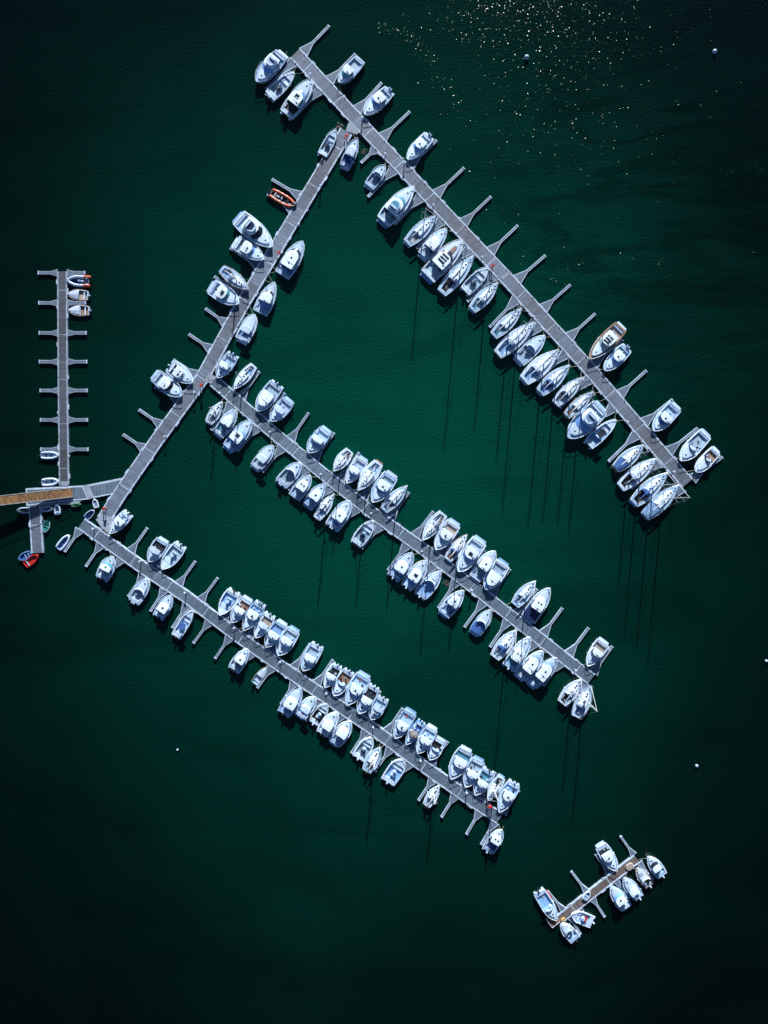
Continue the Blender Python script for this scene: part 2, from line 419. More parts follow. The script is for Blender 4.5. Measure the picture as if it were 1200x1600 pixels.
jetty('P4', 'jetty', 'bottom diagonal jetty lined with the smallest motorboats', [(127,818),(220,885),(290,932),(366,990),(437,1040),(510,1090),(584,1140),(656,1193),(729,1245),(781,1279)], 19.5, 'plank2', P4F, gus=2.7, tw=.64)
P5F = []
for y, xl, xr in ((426,59,133),(473,60,134),(520,60.5,135),(565,61,136),(610,62,136.5),(656,62.5,137),(702,63,138)):
    P5F += [(xl, y, 97, y), (xr, y, 99, y)]
jetty('P5', 'jetty', 'straight vertical jetty with short paired fingers and mostly empty berths', [(97,424),(98,600),(100,757)], 15.5, 'plankdim', P5F, gus=2.0, tw=.85, edge='edgedim')
P7F = [(970,1307,991,1336),(931,1335,951,1365),(893,1362,914,1390),(856,1393,877,1418),(1021,1374,1001,1346),(983,1404,963,1376),(945,1433,926,1404),(907,1460,889,1430)]
jetty('P7', 'floating_raft', 'short detached raft jetty moored alone at the bottom right', [(873,1438),(914,1405),(995,1342)], 15, 'raftp', P7F, gus=1.9, tw=.55)
jetty('P8', 'jetty', 'stubby jetty hanging down from the gangway landing with dinghies around it', [(54,791),(58.5,864)], 19, 'plank')

# gangway landing: slab with a skewed bridge to the linking jetty
t = thing('landing_stage', 'pale landing stage under the foot of the brown gangway', 'landing stage')
def poly(name, pts, z0, z1, mat, parent, uvdir=None):
    P = [W(x, y, DZ) for x, y in pts]; m = MB(); m.prism([(p.x, p.y) for p in P][::-1], z0, z1)
    m.uv = [(v[0], v[1]) for v in m.v]
    return m.build(name, mat, parent)
poly('edge_beam', [(40,763),(129,758.5),(139,780),(101,783.5),(41,790.5)], .1, DZ - .02, 'edge', t)
poly('deck', [(42,765.5),(128,761),(136,778),(100,781.5),(43,788)], DZ - .03, DZ, 'plank2', t)
poly('hinge_plate', [(129,758.5),(138,757),(146,778),(139,780)], .15, DZ + .03, 'conc', t)
poly('bridge_beam', [(138,757),(197,745.2),(179,771.5),(146,778)], .12, DZ - .05, 'edge', t)
poly('bridge_deck', [(139.5,760),(196,748.5),(180,769),(146.5,775.5)], DZ - .06, DZ - .02, 'plank2', t)
poly('low_step', [(42,789.5),(100,785),(128,781),(121,787.5),(42,791.5)], .1, DZ - .1, 'conc', t)
# ramp plates where jetties meet
for nm, pts in (('hinge_plate', [(541,196),(553,203),(560,211),(548,206)]),):
    pass
def plate(label, pts):
    P = [W(x, y, DZ) for x, y in pts]; m = MB(); m.prism([(p.x, p.y) for p in P][::-1], .2, DZ + .06)
    tag(m.build('hinge_plate', 'conc'), label, 'hinge plate', 'pale plates where jetties meet')
plate('pale triangular plate joining the linking jetty to the top jetty', [(544,192),(551,191),(561,206),(558,210),(540,205)])
plate('pale plate joining the linking jetty to the middle jetty', [(327,583),(338,589),(330,600),(320,594)])
plate('pale plate joining the linking jetty foot to the bottom jetty', [(150,812),(158,802),(178,811),(168,832),(160,826)])
plate('pale plate at the foot of the vertical jetty beside the landing stage', [(95,752),(106,752),(106,759),(95,759.5)])
plate('pale plate across the bend of the top jetty', [(782,434),(795,422),(799,426),(786,438)])

# gangway
t = thing('gangway', 'brown timber gangway with railings coming down from the left', 'gangway')
ga, gb = W(-46, 787.5, 4.2), W(113, 769.5, .8); za, zb = 4.0, .80
gd = (gb - ga); gl = gd.length; gd.normalize(); gn = Vector((-gd.y, gd.x, 0))
def gp(s, o, z): p = ga + gd * (gl * s) + gn * o; return (p.x, p.y, za + (zb - za) * s + z)
m = MB(); m.add([gp(0, 1.15, 0), gp(0, -1.15, 0), gp(1, -1.15, 0), gp(1, 1.15, 0), gp(0, 1.15, -.2), gp(0, -1.15, -.2), gp(1, -1.15, -.2), gp(1, 1.15, -.2)],
      [(0, 1, 2, 3), (7, 6, 5, 4), (0, 4, 5, 1), (1, 5, 6, 2), (2, 6, 7, 3), (3, 7, 4, 0)])
m.uv = [(0, 0), (0, 2), (gl, 2), (gl, 0)] * 2
m.build('deck', 'gang', t)
for sgn in (1, -1):
    m = MB(); o = 1.2 * sgn
    m.tube([gp(0, o, 1.15), gp(1, o, 1.15)], .05); m.tube([gp(0, o, 0), gp(1, o, 0)], .08)
    nb = 14
    for k in range(nb + 1): m.tube([gp(k / nb, o, 0), gp(k / nb, o, 1.15)], .035, 4)
    for k in range(nb): m.tube([gp(k / nb, o, 0 if k % 2 else 1.15), gp((k + 1) / nb, o, 1.15 if k % 2 else 0)], .03, 4)
    m.build('truss_rail', 'metal', t)

# ------------------------------------------------------------------ boats
def prof(kind, r=None):
    ex, pw, st_, mx_ = (r.uniform(2.1, 3.3), r.uniform(.62, .84), r.uniform(.80, .95), r.uniform(.28, .42)) if r else (2.55, .72, .9, .35)
    if kind == 'sail':
        def w(t):
            if t < .42: return .64 + .36 * math.sin(math.pi / 2 * t / .42)
            u = (t - .42) / .58; return max(.015, 1 - u ** 2.0) if u < 1 else .012
    elif kind == 'dinghy':
        def w(t):
            if t < .45: return .78 + .22 * math.sin(math.pi / 2 * t / .45)
            u = (t - .45) / .55; return max(.06, (1 - u ** 2.2) ** .85) if u < 1 else .05
    else:
        def w(t):
            if t < mx_: return st_ + (1 - st_) * math.sin(math.pi / 2 * t / mx_)
            u = (t - mx_) / (1 - mx_); return max(.04, (1 - min(1, u) ** ex) ** pw) if u < .995 else .04
    return w

class Boat:
    def __init__(s, kind, root, L, B, fb, r=None):
        s.k, s.t, s.L, s.B, s.fb = kind, root, L, B, fb; s.w = prof(kind, r)
    def X(s, t): return -s.L / 2 + s.L * t
    def hw(s, t): return s.B / 2 * s.w(t)
    def z(s, t): return s.fb * (1 + .30 * t * t)
    def hull(s, mat, rub='gel2'):
        T = [i / 14 for i in range(14)] + [.965, 1.0]
        rows = [(-.35, .50, .13), (.03, .86, .09), (.55, .96, .04), (1.0, 1.0, 0)]
        m = MB(); n = len(T)
        for side in (1, -1):
            vs = []
            for (zz, k, rk) in rows:
                for t in T:
                    x = s.X(t) - rk * s.L * .6 * t ** 3
                    vs.append((x, side * s.hw(t) * k, zz * (s.z(t) if zz > 0 else 1)))
            fs = []
            for r in range(3):
                for i in range(n - 1):
                    q = (r * n + i, r * n + i + 1, (r + 1) * n + i + 1, (r + 1) * n + i)
                    fs.append(q if side < 0 else q[::-1])
            m.add(vs, fs)
        o = len(m.v) // 2
        m.f += [tuple([0, o, o + n, n]), tuple([n, o + n, o + 2 * n, 2 * n]), tuple([2 * n, o + 2 * n, o + 3 * n, 3 * n])]
        m.f += [(n - 1 + r * n, n - 1 + (r + 1) * n, o + n - 1 + (r + 1) * n, o + n - 1 + r * n) for r in range(3)]
        h = m.build('hull', mat, s.t, smooth=True)
        # rub rail round the gunwale
        r = MB(); pts = [(s.X(t), s.hw(t) + .03, s.z(t) - .02) for t in T] + [(s.X(t), -s.hw(t) - .03, s.z(t) - .02) for t in reversed(T)]
        r.tube(pts, .075, 4); r.build('rub_rail', 'roof' if rub == 'gel' else rub, s.t)
        return h
    def deck(s, mat, c0, c1, inset=.22, cm='grey', dz=.5):
        T = sorted(set([i / 16 for i in range(17)] + [c0, c1] + [.97]))
        m = MB(); cz = lambda t: s.z(t) + .01
        cw = lambda t: max(.08, s.hw(t) - inset)
        for a, b in zip(T, T[1:]):
            if a >= c0 - 1e-6 and b <= c1 + 1e-6 and c1 > c0:
                for sd in (1, -1):
                    v = [(s.X(a), sd * s.hw(a), cz(a)), (s.X(b), sd * s.hw(b), cz(b)), (s.X(b), sd * cw(b), cz(b) + .05), (s.X(a), sd * cw(a), cz(a) + .05)]
                    m.add(v, [(0, 1, 2, 3) if sd < 0 else (3, 2, 1, 0)])
            else:
                v = []
                for t in (a, b):
                    v += [(s.X(t), -s.hw(t), cz(t)), (s.X(t), 0, cz(t) + .08), (s.X(t), s.hw(t), cz(t))]
                m.add(v, [(0, 3, 4, 1), (1, 4, 5, 2)])
        m.build('deck', mat, s.t)
        if c1 > c0:
            m = MB(); TT = [t for t in T if c0 - 1e-6 <= t <= c1 + 1e-6]; n = len(TT)
            vs = []; f = s.fb * (1 - dz)
            for t in TT: vs += [(s.X(t), -cw(t), cz(t) + .05), (s.X(t), -cw(t) + .02, f), (s.X(t), cw(t) - .02, f), (s.X(t), cw(t), cz(t) + .05)]
            fs = []
            for i in range(n - 1):
                a, b = 4 * i, 4 * i + 4
                fs += [(a, b, b + 1, a + 1), (a + 1, b + 1, b + 2, a + 2), (a + 2, b + 2, b + 3, a + 3)]
            e_ = 4 * n - 4
            fs += [(0, 1, 2, 3), (e_ + 3, e_ + 2, e_ + 1, e_)]
            m.add(vs, fs); m.build('cockpit', cm, s.t)
        return cw
    def plan(s, t0, t1, k, n=9, nose=0, tail=.08, kmin=.25):
        """closed outline following the hull between two stations; nose rounds the front"""
        top = []
        for i in range(n):
            u = i / (n - 1); t = t0 + (t1 - t0) * u
            y = s.hw(t) * k
            if u > 1 - nose: q = (u - 1 + nose) / nose; y *= math.sqrt(max(0, 1 - (q * .93) ** 2.4))
            if u < tail: y *= .93
            top.append((s.X(t), y))
        return top + [(x, -y) for x, y in reversed(top)]
    def loft(s, name, mat, pb, pt, zb, zt, dome=.04):
        """walls from outline pb (z function or value) to outline pt and a slightly domed top"""
        f = lambda z, p: z(p) if callable(z) else z
        n = len(pb); m = MB()
        vs = [(x, y, f(zb, x)) for x, y in pb] + [(x, y, f(zt, x)) for x, y in pt]
        fs = [(i, n + i, n + (i + 1) % n, (i + 1) % n) for i in range(n)]
        h = n // 2
        vs2 = []
        for i in range(h):
            x, y = pt[i]; vs2.append((x, 0, f(zt, x) + dome))
        o = 2 * n
        for i in range(h - 1):
            fs += [(n + i, o + i, o + i + 1, n + i + 1), (o + i, n + n - 1 - i, n + n - 2 - i, o + i + 1)]
        fs += [(n, 2 * n - 1, o), (n + h - 1, o + h - 1, n + h)]
        m.add(vs + vs2, fs)
        return m.build(name, mat, s.t)
    def deckz(s, x): return s.z((x + s.L / 2) / s.L)
    def rail(s, t0, h=.5, r=.05, mat='roof'):
        T = [t0 + (1.0 - t0) * i / 7 for i in range(8)]
        side = [(s.X(t) + (.12 if t > .99 else 0), max(.10, s.hw(t) + .03), s.z(t) + h) for t in T]
        pts = side + [(x, -y, z) for x, y, z in reversed(side)]
        m = MB(); m.tube(pts, r, 4)
        for i in (0, 2, 4, 6):
            for sd in (1, -1):
                x, y, z = side[i]; m.tube([(x, sd * y, z), (x - .03, sd * y, s.deckz(min(x, s.L / 2)) - .02)], r * .8, 4)
        m.build('bow_rail', mat, s.t)
    def lifelines(s, t0, t1, h=.55):
        for sd in (1, -1):
            m = MB(); T = [t0 + (t1 - t0) * i / 6 for i in range(7)]
            m.tube([(s.X(t), sd * (s.hw(t) - .05), s.z(t) + h) for t in T], .018, 4)
            for t in T: m.tube([(s.X(t), sd * (s.hw(t) - .05), s.z(t)), (s.X(t), sd * (s.hw(t) - .05), s.z(t) + h)], .02, 4)
            m.build('lifeline', 'metal', s.t)
    def hatch(s, t, y=0, sx=.5, sy=.5, z=None, mat='glass', name='hatch', rz=0):
        zz = z if z is not None else s.z(t)
        MB().box(s.X(t), y, zz, sx, sy, .07, .88, rz=rz, ch=.05).build(name, mat, s.t)
    def fenders(s, r, both=True):
        for sd in (1, -1):
            for t in (.25, .5, .68):
                if r.random() < .3: continue
                tt = t + r.uniform(-.05, .05); y = sd * (s.hw(tt) + .13)
                m = MB(); z = s.z(tt)
                m.tube([(s.X(tt), y, z - .62), (s.X(tt), y, z - .55), (s.X(tt), y, z - .15), (s.X(tt), y, z - .08)], [.05, .12, .12, .04], 6)
                m.tube([(s.X(tt), y, z - .08), (s.X(tt), sd * (s.hw(tt) - .05), z + .1)], .015, 4)
                m.build('fender', r.choice(['gel', 'gel', 'navy', 'gel2']), s.t)
    def engine(s, n=1, mat='black', off=0):
        sp = .62
        for i in range(n):
            y = (i - (n - 1) / 2) * sp + off
            m = MB(); x = -s.L / 2 - .32
            m.box(x, y, s.fb + .02, .62, .42, .26, .96, ch=.12).box(x - .02, y, s.fb + .28, .58, .38, .22, .6, ch=.12)
            m.box(x + .02, y, -.4, .22, .14, s.fb + .42)
            m.box(x + .28, y, s.fb - .35, .16, .3, .5)
            m.build('outboard_motor', mat, s.t)
    def platform(s, mat='deckw', l=.65):
        MB().box(-s.L / 2 - l / 2 + .02, 0, .22, l, s.hw(0) * 1.7, .12, 1, ch=.2).build('swim_platform', mat, s.t)
    def seats(s, c0, c1, cw, r, mats=('gel', 'pale', 'deckb'), wheel=True, dz=.36):
        f = s.fb * (1 - dz); a = r.choice(mats)
        w0 = cw(c0 + .03)
        MB().box(s.X(c0) + .28, 0, f, .5, w0 * 1.8, .36, 1, ch=.08).build('stern_bench', a, s.t)
        st = r.random()
        if st < .55:
            sd = r.choice((1, -1)); l = s.L * (c1 - c0) * .45
            MB().box(s.X((c0 + c1) / 2), sd * (cw((c0 + c1) / 2) - .24), f, l, .42, .34, ch=.06).build('side_bench', a, s.t)
        if st > .3:
            b = s.X(c1) - .55
            for sd in (1, -1):
                if r.random() < .75:
                    MB().box(b, sd * cw(c1) * .48, f + .1, .5, .48, .38, ch=.1).box(b - .24, sd * cw(c1) * .48, f + .4, .1, .46, .42).build('helm_seat', r.choice(['gel', 'dark', 'pale']), s.t)
        if r.random() < .35:
            MB().box(s.X(c0 + (c1 - c0) * .5), r.uniform(-.3, .3), f, .35, .3, .28, ch=.06).build('cool_box', r.choice(['dark', 'gel', 'blue', 'tarp']), s.t)
        if r.random() < .35:
            m = MB(); x, y = s.X(c0 + (c1 - c0) * .3), r.uniform(-.4, .4)
            pts = [(x + (.14 + .02 * (q % 5)) * math.cos(q), y + (.14 + .02 * (q % 5)) * math.sin(q), f + .02 + .008 * q) for q in range(16)]
            m.tube(pts, .03, 4); m.build('rope_coil', 'rope', s.t)
    def wheel(s, x, y, z, r=.3):
        m = MB(); pts = [(x, y + r * math.cos(q * math.pi / 5), z + r * math.sin(q * math.pi / 5)) for q in range(11)]
        m.tube(pts, .025, 4, caps=False); m.box(x + .12, y, z - .7, .16, .16, .75)
        m.tube([(x, y - r, z), (x, y + r, z)], .015, 4); m.build('steering_wheel', 'metal', s.t)
    def flag(s, mat='red'):
        m = MB(); x = -s.L / 2 + .05; y = s.hw(0) * .75; z = s.fb
        m.tube([(x, y, z), (x - .25, y, z + 1.1)], .02, 4)
        m.add([(x - .26, y, z + 1.1), (x - .2, y, z + .7), (x - .75, y + .12, z + .62), (x - .85, y + .1, z + .98)], [(0, 1, 2, 3)])
        m.add([(x - .26, y + .012, z + 1.1), (x - .2, y + .012, z + .7), (x - .75, y + .132, z + .62), (x - .85, y + .112, z + .98)], [(3, 2, 1, 0)])
        m.build('ensign', mat, s.t)

def house(s, t0, t1, k, h, ws, wsl, roofmat='roof', rnose=.4, posts=False):
    """wheelhouse: side windows, raked windscreen in front and an overhanging roof"""
    zb = lambda x: s.deckz(x) - .02; z1 = s.z(t0) + h
    fr = s.X(t1)
    pb = s.plan(t0, t1, k, 9, rnose); pt = [(x, y * .90) for x, y in s.plan(t0 + .01, t1 - wsl * .15, k, 9, rnose)]
    s.loft('cabin_side', 'gel', pb, pt, zb, z1 - .02)
    for sd in (1, -1):        # side glazing, proud of the wall
        m = MB(); a, b = t0 + (t1 - t0) * .12, t0 + (t1 - t0) * .62; zz = s.z(t0)
        y0, y1 = s.hw((a + b) / 2) * k * .985 + .02, s.hw((a + b) / 2) * k * .91 + .03
        m.add([(s.X(a), sd * y0, zz + h * .42), (s.X(b), sd * y0, zz + h * .42), (s.X(b) - .1, sd * y1, zz + h * .9), (s.X(a), sd * y1, zz + h * .9)], [(0, 1, 2, 3) if sd > 0 else (3, 2, 1, 0)])
        m.build('side_window', 'glass', s.t)
    # windscreen: a raked curved panel from the roof's front edge down to the foredeck
    n = 7; m = MB(); vs = []
    yr = s.hw(t1) * k
    for j, (kk, xx, zz) in enumerate(((.86, fr - .10 * s.L * wsl, z1 + .0), (1.0, fr + .05 * s.L * wsl * 1.6, s.deckz(fr) + h * .26))):
        for i in range(n):
            q = -1 + 2 * i / (n - 1)
            vs.append((xx - (abs(q) ** 2.2) * .10 * s.L * (1.15 if j else .95), q * yr * kk * (.98 if j else .92), zz))
    for i in range(n - 1): m.f.append((i, n + i, n + i + 1, i + 1))
    m.v = vs; vs2 = [(x - .05, y, z - .05) for x, y, z in vs]; m.add(vs2, [(i + 1, n + i + 1, n + i, i) for i in range(n - 1)])
    m.build('windscreen', ws, s.t)
    # skirt under the screen
    rp = [(x, y * 1.0) for x, y in s.plan(t0 - .03, t1 - .04 * wsl, k * .93, 9, rnose)]
    rf = s.loft('cabin_roof', roofmat, rp, [(x, y * .95) for x, y in rp], z1, z1 + .07, .06)
    return z1 + .13

def make_motor(root, L, B, o, r):
    kind = o['k']
    fb = o.get('fb', .55 + L * .045)
    s = Boat('motor', root, L, B, fb, random.Random(int(L * 1000)))
    s.hull(o.get('hull', 'gel'), o.get('trim', r.choice(['gel', 'gel', 'gel', 'navy'])))
    long_ = kind == 'canopy'
    if kind == 'console':
        c0, c1 = .08, .74
        cw = s.deck('gel', c0, c1, .24, o.get('c', 'grey'), .45)
        f = fb * .55
        MB().box(s.X(.45), 0, f, .75, .85, .95, .8, ch=.1).build('console', 'gel', root)
        m = MB(); x = s.X(.45) + .30
        m.add([(x, -.42, f + .9), (x, .42, f + .9), (x - .22, .36, f + 1.35), (x - .22, -.36, f + 1.35)], [(0, 1, 2, 3), (3, 2, 1, 0)][:1]); m.build('windscreen', o.get('w', 'gblue'), root)
        s.wheel(s.X(.45) - .42, 0, f + .9, .2)
        for sd in (1, -1):
            MB().box(s.X(.34), sd * .32, f + .1, .45, .5, .45, ch=.08).box(s.X(.34) - .22, sd * .32, f + .4, .1, .48, .5).build('helm_seat', o.get('seat', r.choice(['gel', 'dark'])), root)
        MB().box(s.X(.12), 0, f, .5, cw(.12) * 1.8, .38, ch=.06).build('stern_bench', 'gel', root)
        MB().prism([(s.X(.58), cw(.58) * .9), (s.X(.58), -cw(.58) * .9), (s.X(.725), -cw(.725) * .85), (s.X(.725), cw(.725) * .85)], f, f + .34).build('bow_cushion', o.get('bc', 'gel'), root)
        if o.get('bim'):
            z = fb + 1.5; m = MB(); m.prism([(s.X(.32), .8), (s.X(.32), -.8), (s.X(.55), -.72), (s.X(.55), .72)], z, z + .05)
            m.build('sunshade', o['bim'], root)
            p = MB()
            for xx, yy in ((.34, .7), (.34, -.7), (.53, .62), (.53, -.62)): p.tube([(s.X(xx), yy, f), (s.X(xx), yy, z)], .03, 4)
            p.build('shade_frame', 'metal', root)
        s.hatch(.86, 0, .4, .4)
        s.rail(.62, .3)
    else:
        c0 = .05; c1 = {'cruiser': .30, 'pilot': .42, 'canopy': .26, 'cuddy': .46, 'fly': .26}[kind]
        r1 = {'cruiser': .60, 'pilot': .66, 'canopy': .72, 'cuddy': .62, 'fly': .60}[kind]
        if 'c1' in o: r1 += o['c1'] - c1; c1 = o['c1']
        cw = s.deck(o.get('dk', r.choice(['deckw', 'deckw', 'deckb', 'deckb', 'gel'])), c0, c1, .26, o.get('c', 'grey'), .36)
        s.seats(c0, c1, cw, r)
        # trunk on the foredeck
        tb = s.plan(r1 - .10, .90, .72, 9, .55, 0); tt = [(x * .985 - .02, y * .86) for x, y in tb]
        hh = .30 + L * .012
        s.loft('foredeck_trunk', 'gel', tb, tt, lambda x: s.deckz(x) - .02, lambda x: s.deckz(x) + hh * (1 - .5 * max(0, (x + L / 2) / L - .5)), .05)
        if o.get('h2', r.random() < .8): s.hatch(.80, 0, .42, .42, s.z(.80) + hh * .86, o.get('hm', 'glass'))
        if o.get('pad'): MB().prism([(s.X(.66), .55), (s.X(.66), -.55), (s.X(.80), -.42), (s.X(.80), .42)], s.z(.8) + hh * .8, s.z(.8) + hh + .06).build('sun_pad', o['pad'], root)
        if kind == 'cuddy':     # open helm behind a wraparound windscreen, no roof
            yr = s.hw(.5) * .80; n = 9
            vs = []
            for j, (kx, z) in enumerate(((0, s.z(.55) + hh * .8), (-.35, s.z(.55) + hh + .45))):
                for i in range(n):
                    q = -1 + 2 * i / (n - 1); vs.append((s.X(c1 + .13) + kx - abs(q) ** 2.5 * L * .12, q * yr, z))
            m = MB(); m.add(vs, [(i, i + 1, n + i + 1, n + i) for i in range(n - 1)]); m.add([(x - .03, y, z) for x, y, z in vs], [(n + i, n + i + 1, i + 1, i) for i in range(n - 1)])
            m.build('windscreen', o.get('w', 'gblue'), root)
            MB().box(s.X(c1) + .05, s.hw(c1) * .35, s.z(c1) * .5, .5, .7, s.z(c1) * .5 + .4, .85, ch=.1).build('helm_console', 'gel', root)
            if o.get('bim'):
                z = s.fb + 1.5; bm = s.plan(c1 - .14, c1 + .09, .72, 7, .3)
                s.loft('sunshade', o['bim'], bm, [(x, y * .96) for x, y in bm], z, z + .05, .08)
                p = MB()
                for xx in (c1 - .12, c1 + .05):
                    for sd in (1, -1): p.tube([(s.X(xx), sd * s.hw(xx) * .68, s.z(xx)), (s.X(xx), sd * s.hw(xx) * .66, z)], .03, 4)
                p.build('shade_frame', 'metal', root)
        else:
            hgt = {'cruiser': 1.15, 'pilot': 1.3, 'canopy': 1.15, 'fly': 1.3}[kind] * (.75 + L * .03)
            z1 = house(s, c1 - .01, r1, .80, hgt, o.get('w', 'gblue'), o.get('wl', 1.0), o.get('roof', 'roof'))
            nh = o.get('h', 1); xm = (c1 + r1) / 2 - .01
            if nh == 1: s.hatch(xm, 0, .5, .5, z1 - .02, o.get('hm', 'glass'))
            elif nh == 2:
                for sd in (1, -1): s.hatch(xm + .02, sd * .42, .48, .42, z1 - .03, 'glass')
            elif nh == 3:
                for q in (-.065, 0, .065): s.hatch(xm + q, 0, .55, B * .42, z1 - .03, 'glass', 'roof_window')
            elif nh == 5: s.hatch(xm, 0, L * .11, B * .26, z1 - .02, 'glass', 'sunroof')
            elif nh == 6: s.hatch(xm, 0, L * .15, B * .48, z1 - .02, 'glass', 'sunroof')
            if kind == 'fly' or o.get('fly'):
                fp = s.plan(c1 + .01, r1 - .09, .55, 9, .5); s.loft('flybridge', 'gel', fp, [(x, y * .92) for x, y in fp], z1 - .1, z1 + .42, .0)
                ip = s.plan(c1 + .025, r1 - .13, .44, 9, .5); s.loft('flybridge_sole', o.get('fc', 'grey'), ip, ip, z1 + .40, z1 + .435, .0)
                MB().box(s.X(c1 + .07), 0, z1 + .43, .45, B * .4, .35, .9, ch=.08).build('flybridge_seat', 'gel', root)
            else:
                m = MB(); x = s.X(xm) - .5
                m.tube([(x, -B * .24, z1 - .06), (x, -B * .22, z1 + .35), (x, B * .22, z1 + .35), (x, B * .24, z1 - .06)], .035, 4); m.build('radar_arch', 'metal', root)
                MB().disc(x, B * .08 * r.choice((-1, 1)), z1 + .36, .2, .14).build('radar_dome', 'gel', root)
                if r.random() < .5:
                    MB().tube([(x - .3, B * .2, z1 - .1), (x - .8, B * .22, z1 + 1.9)], .018, 4).build('antenna', 'gel', root)
        if o.get('tarp'):
            tp = s.plan(c0 - .02, c1 + .02, .93, 8, 0, 0)
            s.loft('cockpit_cover', o['tarp'], tp, [(x, y * .8) for x, y in tp], s.fb + .04, s.fb + .22, .14)
        if o.get('cov'):
            tp = s.plan(.02, .92, 1.0, 13, .3, .05)
            s.loft('boat_cover', o['cov'], tp, [(x, y * .6) for x, y in tp], lambda x: s.deckz(x) + .06, lambda x: s.deckz(x) + 1.0 * (1 - ((x - .0) / L * 1.5) ** 2) + .15, .12)
        s.rail(.5, .5)
        if o.get('rod'):
            for sd in (1, -1): MB().tube([(s.X(.03), sd * s.hw(0) * .85, fb), (s.X(.03) - 1.6, sd * (s.hw(0) * .9 + .2), fb + 1.0)], .03, 4).build('fishing_rod', 'dark', root)
    e_ = o.get('e', 0)
    if e_:
        s.engine(e_, o.get('em', r.choice(['black', 'black', 'gel2'])))
        for sd in (1, -1): MB().box(-L / 2 - .22, sd * s.hw(0) * .74, .25, .48, s.hw(0) * .42, .12, ch=.06).build('swim_step', 'gel', root)
    elif o.get('plat', 1): s.platform(o.get('pm', r.choice(['deckw', 'gel', 'blue'])), .35 + L * .045)
    if o.get('flag'): s.flag(o['flag'])
    s.fenders(r)
    return s

